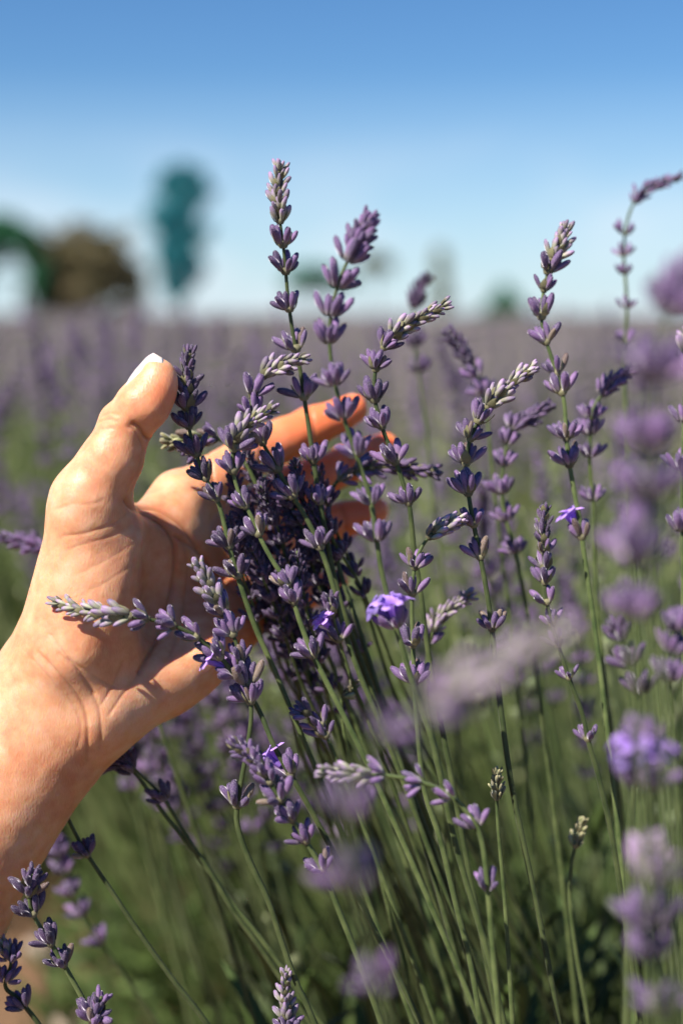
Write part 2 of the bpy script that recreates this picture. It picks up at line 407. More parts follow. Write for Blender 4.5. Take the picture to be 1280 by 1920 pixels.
def stalk(label, pts, d, nodes, dense=70, ndense=5, size=1.0, kind='purple', tipkind=None, sharp=True, group='lavender stalks around the hand',
          openat=(), thick=1.0, nb=5, seed=None, grow=True, darkfrom=None):
    """pts: photo pixels tip -> base. d: distance at tip (and base). nodes: photo y (or (x,y)) of each whorl below the dense tip."""
    rng = random.Random(seed if seed is not None else sum(map(ord, label)))
    d0, d1 = d if isinstance(d, tuple) else (d, d)
    n = len(pts)
    L = [0]
    for i in range(1, n): L.append(L[-1] + math.hypot(pts[i][0] - pts[i - 1][0], pts[i][1] - pts[i - 1][1]))
    P = []
    for i, q in enumerate(pts):
        dd = q[2] if len(q) > 2 else d0 + (d1 - d0) * L[i] / max(L[-1], 1)
        P.append(W(q[0], q[1], dd))
    if grow: P = to_ground(P)
    S = catmull(P, 10)
    base = S[-1].copy()
    root = empty('lavender_stalk', base, label, 'lavender', group)
    S2 = [s - base for s in S]
    def rad(f):
        return (0.00050 + 0.00055 * min(1, f * 2.0)) * thick
    V, F = tube(S2, rad, 8, 0.10)
    mesh_obj('stem', build('stem', V, F, {'r': [0.0] * len(V)}, mats=(M_STEM,)), None, root)
    # pixel track of the sampled path
    trk = []
    for s in S:
        v = s - C0; dd = v.dot(FW)
        trk.append((640 + v.dot(RT) / dd * FPX, 960 - v.dot(UP) / dd * FPX, dd))
    acc = [0]
    for i in range(1, len(S)): acc.append(acc[-1] + math.hypot(trk[i][0] - trk[i - 1][0], trk[i][1] - trk[i - 1][1]))
    fr = frames(S2)
    def at(arc):
        for i in range(1, len(acc)):
            if acc[i] >= arc:
                f = (arc - acc[i - 1]) / max(1e-6, acc[i] - acc[i - 1])
                return S2[i - 1].lerp(S2[i], f), -fr[i][0]
        return S2[-1], -fr[-1][0]
    W_ = []
    ndense = max(2, round(dense / (15.5 * .49 / d0)))
    for k in range(ndense):
        f = (k + .75) / ndense
        W_.append((dense * f, .52 + .36 * f + rng.uniform(-.05, .05), .85 - .35 * f, tipkind or 'young'))
    for q in nodes:
        if isinstance(q, tuple): j = min(range(len(trk)), key=lambda i: (trk[i][0] - q[0]) ** 2 + (trk[i][1] - q[1]) ** 2)
        else: j = min(range(len(trk)), key=lambda i: abs(trk[i][1] - q) + (0 if acc[i] > dense * .8 else 900))
        W_.append((acc[j], rng.uniform(.84, 1.14), rng.uniform(-.12, .42), kind))
    phi = rng.uniform(-.5, .5)
    NM = []
    for wi, (arc, sz, tight, kd) in enumerate(W_):
        p_, t_ = at(arc)
        # clusters open mostly across the view, as on the photographed spikes
        ph = phi + (R(90) if (wi % 2 and wi < ndense) else R(rng.uniform(-35, 35)))
        NM.append((node_matrix(p_, t_, ph), sz * size, tight, kd))
    if sharp:
        for wi, (mw, sz, tight, kd) in enumerate(NM):
            wo = mesh_obj('whorl', CUP, None, root)
            wo.matrix_local = mw @ Matrix.Scale(max(.6, sz), 4)
            s_ = max(.6, sz)
            for (az, tilt, L_, r0) in whorl_layout(rng, sz, tight, nb if wi >= ndense else 3):
                if wi >= ndense and rng.random() < .10: continue          # a floret has dropped
                bo = bpy.data.objects.new('bud', rng.choice(BUDS['dry' if (wi >= ndense and rng.random() < .07) else kd])); col.objects.link(bo)
                bo.parent = wo; bo.matrix_local = bud_matrix(az, tilt, L_ / s_, r0 / s_, 1.0, rng)
            if (wi - ndense) in openat:
                for az, tl in ((math.pi, .5), (math.pi * .8, .15)):
                    po = bpy.data.objects.new('open_flower', PETAL); col.objects.link(po); po.parent = wo
                    po.matrix_local = Matrix.Translation((0, 0, .0042)) @ bud_matrix(az, tl, .0082 / s_, .0016 / s_, 1.0, rng)
    else:
        for wi, it in enumerate(NM):
            mw, sz, tight, kd = it
            me = joined_head('whorl', [(Matrix.Identity(4), sz, tight, kd)], rng, kd, nb)
            wo = mesh_obj('whorl', me, None, root); wo.matrix_local = mw
            if (wi - ndense) in openat:
                for az, tl in ((2.5, .3), (3.6, .7), (.4, .6), (5.0, .45)):
                    po = bpy.data.objects.new('open_flower', PETAL); col.objects.link(po); po.parent = wo
                    po.matrix_local = Matrix.Translation((0, 0, .004)) @ bud_matrix(az, tl, .0085, .001, 1.0, rng)
    return root

# ------------------------------------------------------------------ ground
def ground_mesh():
    xs = np.concatenate([[-900, -300, -100, -40, -12], np.linspace(-5, 5, 81), [12, 40, 100, 300, 900]])
    ys = np.concatenate([[-300, -60, -12, -4], np.linspace(-2, 6, 65), [9, 14, 25, 60, 150, 400, 1500]])
    V, F = [], []
    for y in ys:
        for x in xs:
            z = 0
            if -5 <= x <= 5 and -2 <= y <= 6:
                z = .018 * noise.noise(Vector((x * 2.1, y * 2.1, 0))) + .008 * noise.noise(Vector((x * 9, y * 9, 3))) - .015
            V.append((x, y, z))
    n = len(xs)
    for j in range(len(ys) - 1):
        for i in range(n - 1): F.append((j * n + i, j * n + i + 1, (j + 1) * n + i + 1, (j + 1) * n + i))
    return build('ground', V, F, mats=(M_SOIL,))
g = mesh_obj('ground', ground_mesh()); tag(g, kind='structure', label='brown stony soil of the lavender field')

# ------------------------------------------------------------------ far trees
def crown_mesh(blobs, n, leaf, seed, holes=()):
    """leaf sprays through the volume of several ellipsoids (centre, radii), uneven and gappy"""
    rng = np.random.default_rng(seed)
    vol = np.array([b[1][0] * b[1][1] * b[1][2] for b in blobs]); pick = rng.choice(len(blobs), n, p=vol / vol.sum())
    d = rng.normal(size=(n, 3)); d /= np.linalg.norm(d, axis=1)[:, None]
    r = rng.random(n) ** .38
    Cn = np.array([b[0] for b in blobs])[pick]; Rd = np.array([b[1] for b in blobs])[pick]
    P = Cn + d * r[:, None] * Rd
    keep = np.array([noise.noise(Vector(p * .9)) > -.30 for p in P])
    for (hx, hz, hr) in holes: keep &= np.hypot(P[:, 0] - hx, P[:, 2] - hz) > hr
    P = P[keep]; n = len(P)
    V = np.zeros((n, 8, 3)); 
    for q in range(2):
        u = rng.normal(size=(n, 3)); u /= np.linalg.norm(u, axis=1)[:, None]
        w = np.cross(u, rng.normal(size=(n, 3))); w /= np.linalg.norm(w, axis=1)[:, None]
        s = leaf * rng.uniform(.6, 1.3, n)[:, None]
        V[:, q * 4 + 0] = P - u * s; V[:, q * 4 + 1] = P + w * s * .45; V[:, q * 4 + 2] = P + u * s; V[:, q * 4 + 3] = P - w * s * .45 + rng.normal(size=(n, 3)) * s * .15
    F = np.arange(n * 8).reshape(-1, 4)
    return build('crown', V.reshape(-1, 3).tolist(), F.tolist(), {'r': np.repeat(rng.random(n), 8)}, sm=False)

TREE_D = 80.0
def tree(name, label, px, D, blobs_px, m, n, leaf, seed, trunk_r, trunk_top, holes_px=(), group=None):
    """px: photo x of the trunk; blobs_px: (x, y, half-width px, half-height px) turned into ellipsoids at distance D"""
    k = D / FPX
    base = W(px, 600, D); root = empty(name, (base.x, base.y, 0), label, 'tree', group)
    bl = []
    for (x, y, rx, ry) in blobs_px:
        c = W(x, y, D); bl.append(((c.x - base.x, 0, c.z), (rx * k, max(rx, ry) * k * .8, ry * k)))
    hl = []
    for (x, y, r) in holes_px:
        c = W(x, y, D); hl.append((c.x - base.x, c.z, r * k))
    rt = random.Random(seed)
    for (c, rr) in list(bl):                      # ragged outline: small tufts round every lobe
        for _ in range(5):
            a = rt.uniform(0, 6.28); q = rt.uniform(.75, 1.12); s_ = rt.uniform(.16, .34)
            bl.append(((c[0] + math.cos(a) * rr[0] * q, c[1] + rt.uniform(-.5, .5) * rr[1], c[2] + math.sin(a) * rr[2] * q), (rr[0] * s_, rr[1] * s_, rr[2] * s_)))
    cm_ = crown_mesh(bl, int(n * .6), leaf, seed, hl); cm_.materials.append(m)
    mesh_obj('crown', cm_, None, root)
    top = W(px, trunk_top, D).z
    P = [Vector((0, 0, -.1)), Vector((.08, 0, top * .35)), Vector((-.06, .05, top * .7)), Vector((.03, 0, top))]
    S = catmull(P, 6); V, F = tube(S, lambda f: trunk_r * (1 - .75 * f), 9)
    for i, (c, rr) in enumerate(bl[:4]):
        s0 = S[min(len(S) - 1, int(len(S) * (.45 + .08 * i)))]
        lv, lf = tube(catmull([s0, (s0 + Vector(c)) * .5 + Vector((0, 0, -.15)), Vector(c)], 5), lambda f: trunk_r * .4 * (1 - .7 * f), 6)
        b = len(V); V += lv; F += [tuple(b + q for q in f) for f in lf]
    mesh_obj('trunk', build('trunk', V, F, {'r': [0.0] * len(V)}, mats=(M_BARK,)), None, root)
    return root
T_DARK = tree_material('foliage_dark', (0.14, 0.14, 0.065), (0.28, 0.22, 0.12))
T_TEAL = tree_material('foliage_blue_green', (0.03, 0.25, 0.29), (0.06, 0.38, 0.43))
T_GREEN = tree_material('foliage_green', (0.03, 0.16, 0.08), (0.07, 0.24, 0.11))
T_GREEN2 = tree_material('foliage_mid_green', (0.05, 0.19, 0.12), (0.10, 0.28, 0.17))
T_PALE = tree_material('foliage_pale', (0.15, 0.19, 0.09), (0.26, 0.26, 0.14))
tree('broad_tree', 'broad brown-green tree with a low spreading crown on the skyline', 150, 80, [(150, 480, 105, 48), (95, 470, 60, 42), (215, 510, 55, 42), (150, 540, 95, 42), (250, 545, 30, 45), (140, 590, 80, 34), (240, 590, 45, 32), (80, 575, 40, 40)], T_DARK, 9000, .26, 1, .28, 510, [(197, 575, 9)])
tree('dark_tree', 'dark green tree reaching in past the edge of the broad brown-green tree', -60, 78, [(-40, 440, 80, 45), (20, 430, 42, 26), (60, 465, 28, 40), (75, 520, 22, 50), (-80, 520, 60, 60)], T_GREEN, 6000, .28, 2, .3, 470)
tree('tall_tree', 'tall narrow blue-green tree standing alone against the sky', 335, 85, [(348, 338, 48, 26), (382, 362, 22, 24), (312, 350, 20, 18), (345, 378, 44, 30), (316, 405, 42, 34), (362, 430, 34, 34), (308, 455, 26, 26), (335, 485, 42, 34), (372, 500, 18, 22), (332, 535, 30, 30)], T_TEAL, 7000, .24, 3, .2, 430)
tree('small_conifer', 'small dark pointed conifer on the skyline', 945, 75, [(945, 558, 22, 16), (945, 576, 38, 16), (945, 596, 52, 18), (945, 544, 12, 12)], T_GREEN, 6000, .2, 4, .12, 560)
tree('pale_tree', 'pale green tree behind the fingers on the skyline', 590, 100, [(588, 516, 44, 18), (556, 528, 28, 16), (640, 530, 22, 14), (600, 535, 20, 10)], T_GREEN2, 2500, .3, 5, .12, 530, group='pale trees on the skyline')
tree('olive_tree', 'small olive-brown treetop behind the soft dark-tipped spike', 702, 100, [(702, 490, 28, 13), (722, 500, 16, 10), (684, 500, 14, 9)], T_PALE, 1000, .28, 6, .09, 500)
tree('slender_tree', 'faint slender tree beside the low white cloud', 825, 120, [(825, 500, 14, 40), (828, 555, 18, 40)], T_PALE, 900, .3, 7, .08, 520)

# ------------------------------------------------------------------ hand (one continuous implicit surface, meshed)
HK, HD = 0.85, 498.0
def J(px, py, d):
    """photo pixel + nominal depth (mm) -> camera space mm (right, up, away)"""
    dd = HD + HK * (d - 480.0)
    return np.array([(px - 640) / FPX * dd, (960 - py) / FPX * dd, dd])

VOX = 1.1
LO = np.array([-250., -240., 415.]); HI = np.array([32., 66., 635.])
GX, GY, GZ = [np.arange(LO[i], HI[i], VOX, dtype=np.float32) for i in range(3)]
SH = (len(GX), len(GY), len(GZ))
def newfield(): return np.full(SH, 40.0, dtype=np.float32)

def cone(field, a, b, ra, rb, k, flat=None, f=1.0, sub=False):
    a = np.asarray(a, dtype=np.float32); b = np.asarray(b, dtype=np.float32)
    mg = max(ra, rb) + k + 9
    lo = np.minimum(a, b) - mg; hi = np.maximum(a, b) + mg
    i0 = [max(0, int((lo[i] - LO[i]) / VOX)) for i in range(3)]
    i1 = [min(SH[i], int((hi[i] - LO[i]) / VOX) + 2) for i in range(3)]
    if any(i1[i] <= i0[i] for i in range(3)): return
    x = GX[i0[0]:i1[0]][:, None, None]; y = GY[i0[1]:i1[1]][None, :, None]; z = GZ[i0[2]:i1[2]][None, None, :]
    ab = b - a; L2 = float(ab @ ab) + 1e-9
    t = np.clip(((x - a[0]) * ab[0] + (y - a[1]) * ab[1] + (z - a[2]) * ab[2]) / L2, 0, 1)
    vx = x - a[0] - t * ab[0]; vy = y - a[1] - t * ab[1]; vz = z - a[2] - t * ab[2]
    r = ra + (rb - ra) * t
    if flat is not None:
        q = np.asarray(flat, dtype=np.float32); q = q / np.linalg.norm(q)
        dn = (vx * q[0] + vy * q[1] + vz * q[2]) * (1 / f - 1)
        vx = vx + dn * q[0]; vy = vy + dn * q[1]; vz = vz + dn * q[2]
    d = np.sqrt(vx * vx + vy * vy + vz * vz) - r
    sl = (slice(i0[0], i1[0]), slice(i0[1], i1[1]), slice(i0[2], i1[2]))
    cur = field[sl]
    if sub:
        h = np.maximum(k - np.abs(cur + d), 0) / k
        field[sl] = np.maximum(cur, -d) + h * h * k * .25
    else:
        h = np.maximum(k - np.abs(cur - d), 0) / k
        field[sl] = np.minimum(cur, d) - h * h * k * .25

palm = newfield()
# forearm and wrist
PERP = np.array([.9, -.42, 0.25])
AW = J(84, 1352, 494); AF = J(-150, 1690, 488); AE = J(-420, 2080, 480)
cone(palm, AE, AF, 36, 30.5, 8, (0, 0, 1), .92)
cone(palm, AF, AW, 30.5, 25.5, 8, (0, 0, 1), .90)
cone(palm, AW, J(120, 1270, 492), 25.0, 23, 10, (0, 0, 1), .80)
# metacarpals = the slab of the palm
M2, M3, M4, M5 = J(338, 938, 530), J(392, 1010, 541), J(422, 1088, 545), J(432, 1162, 538)
cone(palm, J(120, 1240, 498), M2, 15, 11.5, 9)
cone(palm, J(140, 1275, 504), M3, 15, 11.5, 9)
cone(palm, J(160, 1300, 500), M4, 15, 11.5, 9)
cone(palm, J(175, 1330, 498), M5, 15, 11.0, 9)
# heel of the hand on the little-finger side
cone(palm, J(195, 1318, 489), J(355, 1235, 509), 17, 13.5, 9)
cone(palm, J(310, 1262, 504), M5, 14, 12, 8)
# ball of the thumb
cone(palm, J(135, 1215, 478), J(190, 1015, 480), 16.5, 14.0, 10)
cone(palm, J(190, 1170, 482), J(235, 1040, 486), 15, 12.0, 10)
cone(palm, J(118, 1180, 484), J(162, 955, 477), 14, 12.2, 8)
# web between thumb and forefinger
cone(palm, J(205, 985, 492), J(318, 985, 522), 8.5, 8, 9)
cone(palm, J(250, 1035, 500), J(330, 1020, 524), 10, 9, 9)
# thumb
thumb = newfield()
TM, TI, TT = J(171, 930, 472), J(238, 803, 469), J(292, 709, 466)
cone(thumb, J(163, 962, 473), TM, 11.47, 11.84, 4)
cone(thumb, TM, J(208, 865, 470), 11.47, 9.78, 6)
cone(thumb, J(208, 865, 470), TI, 9.78, 8.46, 5)
cone(thumb, J(224, 790, 470), J(236, 785, 470), 6.58, 6.58, 5)      # knuckle
cone(thumb, J(245, 795, 468), J(268, 760, 466), 7.52, 7.99, 3)
cone(thumb, J(268, 760, 466), J(300, 712, 466), 7.99, 5.64, 4)
cone(thumb, J(268, 750, 467), J(293, 702, 467), 7.05, 5.64, 4)
cone(thumb, J(284, 762, 464), J(300, 735, 465), 5.45, 5.08, 5)      # pad
fing = []
def finger(mcp, pip, dip, tip, r):
    f = newfield()
    cone(f, mcp, (mcp + pip) * .5, r[0], r[1] * .98, 3)
    cone(f, (mcp + pip) * .5, pip, r[1] * .98, r[1], 3)
    cone(f, pip, (pip + dip) * .5, r[1] * 1.0, r[2] * .99, 3)
    cone(f, (pip + dip) * .5, dip, r[2] * .99, r[2], 3)
    cone(f, dip, tip, r[2] * .97, r[3], 3)
    # pads between the creases, on the palm side (towards the camera)
    for a, b, rr in ((mcp, pip, r[1]), (pip, dip, r[2]), (dip, tip, r[3])):
        o = np.array([0.5, -1.2, -1.8]); cone(f, a * .7 + b * .3 + o, a * .3 + b * .7 + o, rr * .86, rr * .84, 4)
    fing.append(f)
finger(M2, J(478, 846, 553), J(586, 799, 566), J(662, 766, 572), (10.2, 8.9, 7.9, 6.2))
finger(M3, J(540, 915, 577), J(650, 870, 590), J(722, 838, 594), (10.2, 9.0, 8.0, 6.3))
finger(M4, J(545, 1000, 585), J(640, 974, 596), J(703, 958, 598), (9.8, 8.5, 7.6, 6.0))
finger(M5, J(525, 1125, 580), J(588, 1105, 592), J(630, 1090, 596), (9.0, 7.6, 6.7, 5.3))

def smin(a, b, k):
    h = np.maximum(k - np.abs(a - b), 0) / k
    return np.minimum(a, b) - h * h * k * .25
total = smin(palm, thumb, 7.0)
KF = (0.8 + 4.5 * np.exp(-np.maximum(palm, 0) / 5.0)).astype(np.float32)
for f in fing: total = smin(total, f, KF)
# hollow of the palm
cone(total, J(340, 1130, 484), J(330, 1050, 488), 15, 12, 12, sub=True)
cone(total, J(255, 1240, 452), J(320, 1150, 462), 9, 9, 12, sub=True)

for sl in (np.s_[0], np.s_[-1], np.s_[:, 0], np.s_[:, -1], np.s_[:, :, 0], np.s_[:, :, -1]): total[sl] = np.maximum(total[sl], .5)
def surface_nets(f):
    s = f < 0
    nx, ny, nz_ = f.shape
    c = np.zeros((nx - 1, ny - 1, nz_ - 1), dtype=np.int8)
    for dx in (0, 1):
        for dy in (0, 1):
            for dz in (0, 1): c += s[dx:nx - 1 + dx, dy:ny - 1 + dy, dz:nz_ - 1 + dz]
    act = (c > 0) & (c < 8)
    idx = np.argwhere(act); N = len(idx)
    vid = np.full(act.shape, -1, dtype=np.int64); vid[act] = np.arange(N)
    acc = np.zeros((N, 3)); cnt = np.zeros(N)
    corners = [(0, 0, 0), (1, 0, 0), (0, 1, 0), (1, 1, 0), (0, 0, 1), (1, 0, 1), (0, 1, 1), (1, 1, 1)]
    for a in range(8):
        for ax in range(3):
            if corners[a][ax]: continue
            ca = np.array(corners[a]); cb = ca.copy(); cb[ax] = 1
            A = idx + ca; B = idx + cb
            fa = f[A[:, 0], A[:, 1], A[:, 2]]; fb = f[B[:, 0], B[:, 1], B[:, 2]]
            m = (fa < 0) != (fb < 0)
            t = np.where(m, fa / np.where(m, fa - fb, 1), 0)
            pt = ca[None, :] + (cb - ca)[None, :] * t[:, None]
            acc[m] += pt[m]; cnt[m] += 1
    V = idx + acc / cnt[:, None]
    Q = []
    for ax in range(3):
        sl0 = [slice(None)] * 3; sl1 = [slice(None)] * 3
        sl0[ax] = slice(0, -1); sl1[ax] = slice(1, None)
        ch = s[tuple(sl0)] != s[tuple(sl1)]
        e = np.argwhere(ch); u, v = (ax + 1) % 3, (ax + 2) % 3
        ok = (e[:, u] > 0) & (e[:, v] > 0) & (e[:, u] < f.shape[u] - 1) & (e[:, v] < f.shape[v] - 1)
        e = e[ok]; inside = s[e[:, 0], e[:, 1], e[:, 2]]
        def g(du, dv):
            q = e.copy(); q[:, u] += du; q[:, v] += dv
            return vid[q[:, 0], q[:, 1], q[:, 2]]
        q = np.stack([g(-1, -1), g(0, -1), g(0, 0), g(-1, 0)], 1)
        q[~inside] = q[~inside][:, ::-1]; Q.append(q)
    return V, np.concatenate(Q)
HV, HQ = surface_nets(total)
# keep the one connected body
lab = np.arange(len(HV))
while True:
    m = lab[HQ].min(1); new = lab.copy()
    for k in range(4): np.minimum.at(new, HQ[:, k], m)
    new = new[new]
    if (new == lab).all(): break
    lab = new
big = np.bincount(lab).argmax(); keepv = lab == big
remap = np.cumsum(keepv) - 1; HQ = remap[HQ[keepv[HQ[:, 0]]]]; HV = HV[keepv]
HV = LO + HV * VOX
del palm, thumb, fing, total, KF

def vnormals(V, Q):
    n = np.cross(V[Q[:, 2]] - V[Q[:, 0]], V[Q[:, 3]] - V[Q[:, 1]])
    N = np.zeros_like(V)
    for k in range(4): np.add.at(N, Q[:, k], n)
    return N / (np.linalg.norm(N, axis=1)[:, None] + 1e-9)
def relax(V, Q, it, lam=.5):
    for _ in range(it):
        A = np.zeros_like(V); c = np.zeros(len(V))
        for k in range(4):
            a, b = Q[:, k], Q[:, (k + 1) % 4]
            np.add.at(A, a, V[b]); np.add.at(c, a, 1)
        V = V + lam * (A / np.maximum(c, 1)[:, None] - V)
    return V
HV = relax(HV, HQ, 4)
def subdivide(V, Q):
    n = len(V); e = np.concatenate([np.sort(Q[:, [k, (k + 1) % 4]], 1) for k in range(4)])
    key = e[:, 0].astype(np.int64) * n + e[:, 1]; u, inv = np.unique(key, return_inverse=True)
    em = (V[u // n] + V[u % n]) * .5; fc = V[Q].mean(1); m = len(Q)
    ei = n + inv.reshape(4, m); fi = n + len(u) + np.arange(m)
    NQ = np.concatenate([np.stack([Q[:, k], ei[k], fi, ei[(k + 3) % 4]], 1) for k in range(4)])
    return np.concatenate([V, em, fc]), NQ
HV, HQ = subdivide(HV, HQ)
HV = relax(HV, HQ, 3)
HN = vnormals(HV, HQ)
PX = 640 + HV[:, 0] / HV[:, 2] * FPX; PY = 960 - HV[:, 1] / HV[:, 2] * FPX
front = np.clip(-HN[:, 2] * 2.5 + .3, 0, 1)
def poly_dist(pts):
    pts = [tuple(v)[:2] for v in catmull([(x, y, 0) for x, y in pts], 6)]
    D = np.full(len(PX), 1e9); 
    for (x0, y0), (x1, y1) in zip(pts[:-1], pts[1:]):
        dx, dy = x1 - x0, y1 - y0
        t = np.clip(((PX - x0) * dx + (PY - y0) * dy) / (dx * dx + dy * dy + 1e-9), 0, 1)
        D = np.minimum(D, np.hypot(PX - x0 - t * dx, PY - y0 - t * dy))
    return D
crease = np.zeros(len(HV)); disp = np.zeros(len(HV))
CREASES = [  # (polyline in photo pixels, width px, depth mm, nearest nominal depth, farthest)
    ([(238, 940), (252, 955), (285, 968), (318, 998), (330, 1040), (322, 1110), (296, 1190), (262, 1260)], 7, 1.5),   # around the ball of the thumb
    ([(262, 950), (300, 955), (340, 985), (372, 1030)], 6, 1.0),
    ([(330, 1005), (372, 1035), (410, 1080), (440, 1110)], 6, 1.0),
    ([(345, 1010), (352, 1080), (340, 1160), (318, 1230)], 5, .5),
    ([(120, 1005), (160, 1000), (205, 985), (242, 962)], 5, .3),
    ([(128, 1030), (165, 1018), (210, 1005), (245, 985)], 4, .2),
    ([(150, 1075), (200, 1050), (250, 1020)], 4, .14),
    ([(165, 1110), (210, 1085), (262, 1050)], 4, .14),
    ([(108, 955), (135, 945), (165, 946), (190, 940)], 4, .2),
    ([(71, 1224), (112, 1265), (148, 1308), (163, 1350), (165, 1425)], 5, .5),     # wrist
    ([(60, 1236), (100, 1280), (138, 1322), (152, 1362), (146, 1400)], 4, .22),
    ([(110, 1225), (150, 1262), (182, 1318), (190, 1365), (188, 1405)], 5, .42),
    ([(130, 1238), (168, 1262), (203, 1283), (222, 1290)], 4, .3),
    ([(95, 1190), (125, 1230), (165, 1280), (178, 1300)], 4, .4),
    ([(190, 1322), (215, 1280), (232, 1240)], 4, .3),
    ([(205, 1340), (240, 1290), (262, 1262)], 4, .3),
    ([(194, 779), (208, 775), (222, 778)], 4, .32),       # thumb joint
    ([(186, 792), (202, 786), (220, 790)], 4, .25),
    ([(192, 805), (212, 802)], 4, .3),
    ([(250, 795), (262, 804), (272, 818), (282, 826)], 6, 1.5),
    ([(262, 825), (268, 845), (262, 880), (246, 925)], 5, .5),
    ([(240, 800), (252, 808), (266, 830)], 4, .5),
    ([(385, 830), (395, 870), (402, 910), (398, 940)], 5, .7),   # finger creases
    ([(478, 790), (488, 830), (492, 870)], 6, .9), ([(580, 760), (590, 800), (594, 835)], 5, .7),
    ([(540, 870), (552, 910), (556, 950)], 6, .8), ([(646, 830), (656, 870), (660, 905)], 5, .7),
    ([(548, 960), (558, 1000), (560, 1035)], 6, .8), ([(636, 940), (645, 972), (648, 1005)], 5, .7),
]
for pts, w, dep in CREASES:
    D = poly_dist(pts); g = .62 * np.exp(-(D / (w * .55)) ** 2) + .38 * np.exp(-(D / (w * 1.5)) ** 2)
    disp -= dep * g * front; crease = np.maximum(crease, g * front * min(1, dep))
# broad, irregular softness so that no surface is a pure tube
def vnoise(P, sc):
    return np.array([noise.noise(Vector(p * sc)) for p in P])
disp += .45 * vnoise(HV, .055) + .14 * vnoise(HV, .19)
HV = HV + HN * disp[:, None]
# nail bed: flatten under the thumbnail happens by the nail plate itself
def cam2world(v): return C0 + (RT * float(v[0]) + UP * float(v[1]) + FW * float(v[2])) * .001
MW = np.array([[RT.x, UP.x, FW.x], [RT.y, UP.y, FW.y], [RT.z, UP.z, FW.z]])
HQ = HQ[:, ::-1].copy()      # camera space is left-handed: turn the faces outward
HWORLD = (HV * .001) @ MW.T + np.array(C0)
hand_me = bpy.data.meshes.new('hand')
ORG = np.array(cam2world(AW))
Vl = (HWORLD - ORG).astype(np.float32)
hand_me.vertices.add(len(Vl)); hand_me.vertices.foreach_set('co', Vl.ravel())
hand_me.loops.add(len(HQ) * 4); hand_me.polygons.add(len(HQ))
hand_me.loops.foreach_set('vertex_index', HQ.astype(np.int32).ravel())
hand_me.polygons.foreach_set('loop_start', np.arange(0, len(HQ) * 4, 4, dtype=np.int32))
hand_me.polygons.foreach_set('loop_total', np.full(len(HQ), 4, dtype=np.int32))
hand_me.update(calc_edges=True); hand_me.validate()
at_ = hand_me.attributes.new('crease', 'FLOAT', 'POINT'); at_.data.foreach_set('value', crease.astype(np.float32))
flush_glow = np.clip((HV[:, 0] + 55) / 40, 0, 1)                       # redder skin plus painted glow of light through fingers and thumb pad
flush_glow = np.maximum(flush_glow, .6 * np.clip(1 - np.linalg.norm(HV - J(308, 740, 460), axis=1) / 14, 0, 1))
at_ = hand_me.attributes.new('flush_glow', 'FLOAT', 'POINT'); at_.data.foreach_set('value', flush_glow.astype(np.float32))
smooth(hand_me)

M_SKIN, nt, p = mat('skin')
tco = nt.nodes.new('ShaderNodeTexCoord')
n1 = nt.nodes.new('ShaderNodeTexNoise'); n1.inputs['Scale'].default_value = 42; n1.inputs['Detail'].default_value = 7; n1.inputs['Roughness'].default_value = .62
n2 = nt.nodes.new('ShaderNodeTexNoise'); n2.inputs['Scale'].default_value = 210; n2.inputs['Detail'].default_value = 4
v1 = nt.nodes.new('ShaderNodeTexVoronoi'); v1.inputs['Scale'].default_value = 900; v1.feature = 'DISTANCE_TO_EDGE'
mpx = nt.nodes.new('ShaderNodeMapping'); mpx.inputs['Rotation'].default_value = (0, R(-35), 0); mpx.inputs['Scale'].default_value = (1.0, 1.0, .42)
nt.links.new(tco.outputs['Object'], mpx.inputs[0]); nt.links.new(mpx.outputs[0], v1.inputs['Vector'])
for n in (n1, n2): nt.links.new(tco.outputs['Object'], n.inputs['Vector'])
rr_ = ramp(nt, [(0.34, (0.64, 0.255, 0.13)), (0.5, (0.74, 0.375, 0.21)), (0.64, (0.80, 0.48, 0.31))])
am = nt.nodes.new('ShaderNodeMath'); am.operation = 'MULTIPLY_ADD'; am.inputs[1].default_value = .35
hm2 = nt.nodes.new('ShaderNodeMath'); hm2.operation = 'MULTIPLY'; hm2.inputs[1].default_value = .65
nt.links.new(n1.outputs['Fac'], hm2.inputs[0]); nt.links.new(n2.outputs['Fac'], am.inputs[0]); nt.links.new(hm2.outputs[0], am.inputs[2])
nt.links.new(am.outputs[0], rr_.inputs[0])
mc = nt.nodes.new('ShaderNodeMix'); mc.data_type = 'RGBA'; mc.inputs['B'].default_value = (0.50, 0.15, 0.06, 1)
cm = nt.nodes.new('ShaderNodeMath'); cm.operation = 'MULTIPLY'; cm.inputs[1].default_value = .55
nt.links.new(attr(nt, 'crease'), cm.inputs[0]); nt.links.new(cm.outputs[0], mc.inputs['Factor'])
mf = nt.nodes.new('ShaderNodeMix'); mf.data_type = 'RGBA'; mf.inputs['B'].default_value = (0.82, 0.20, 0.065, 1)
fm = nt.nodes.new('ShaderNodeMath'); fm.operation = 'MULTIPLY'; fm.inputs[1].default_value = .85
nt.links.new(attr(nt, 'flush_glow'), fm.inputs[0]); nt.links.new(fm.outputs[0], mf.inputs['Factor']); nt.links.new(rr_.outputs[0], mf.inputs['A'])
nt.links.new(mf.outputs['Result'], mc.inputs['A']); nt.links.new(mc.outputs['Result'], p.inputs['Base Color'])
p.inputs['Subsurface Weight'].default_value = 1.0
p.inputs['Subsurface Radius'].default_value = (1.0, 0.25, 0.08)
p.inputs['Subsurface Scale'].default_value = 0.0020
p.inputs['Roughness'].default_value = 0.45
p.inputs['Specular IOR Level'].default_value = 0.45
b1 = nt.nodes.new('ShaderNodeBump'); b1.inputs['Strength'].default_value = .4; b1.inputs['Distance'].default_value = .0003
nt.links.new(v1.outputs['Distance'], b1.inputs['Height'])
b2 = nt.nodes.new('ShaderNodeBump'); b2.inputs['Strength'].default_value = .28; b2.inputs['Distance'].default_value = .0006
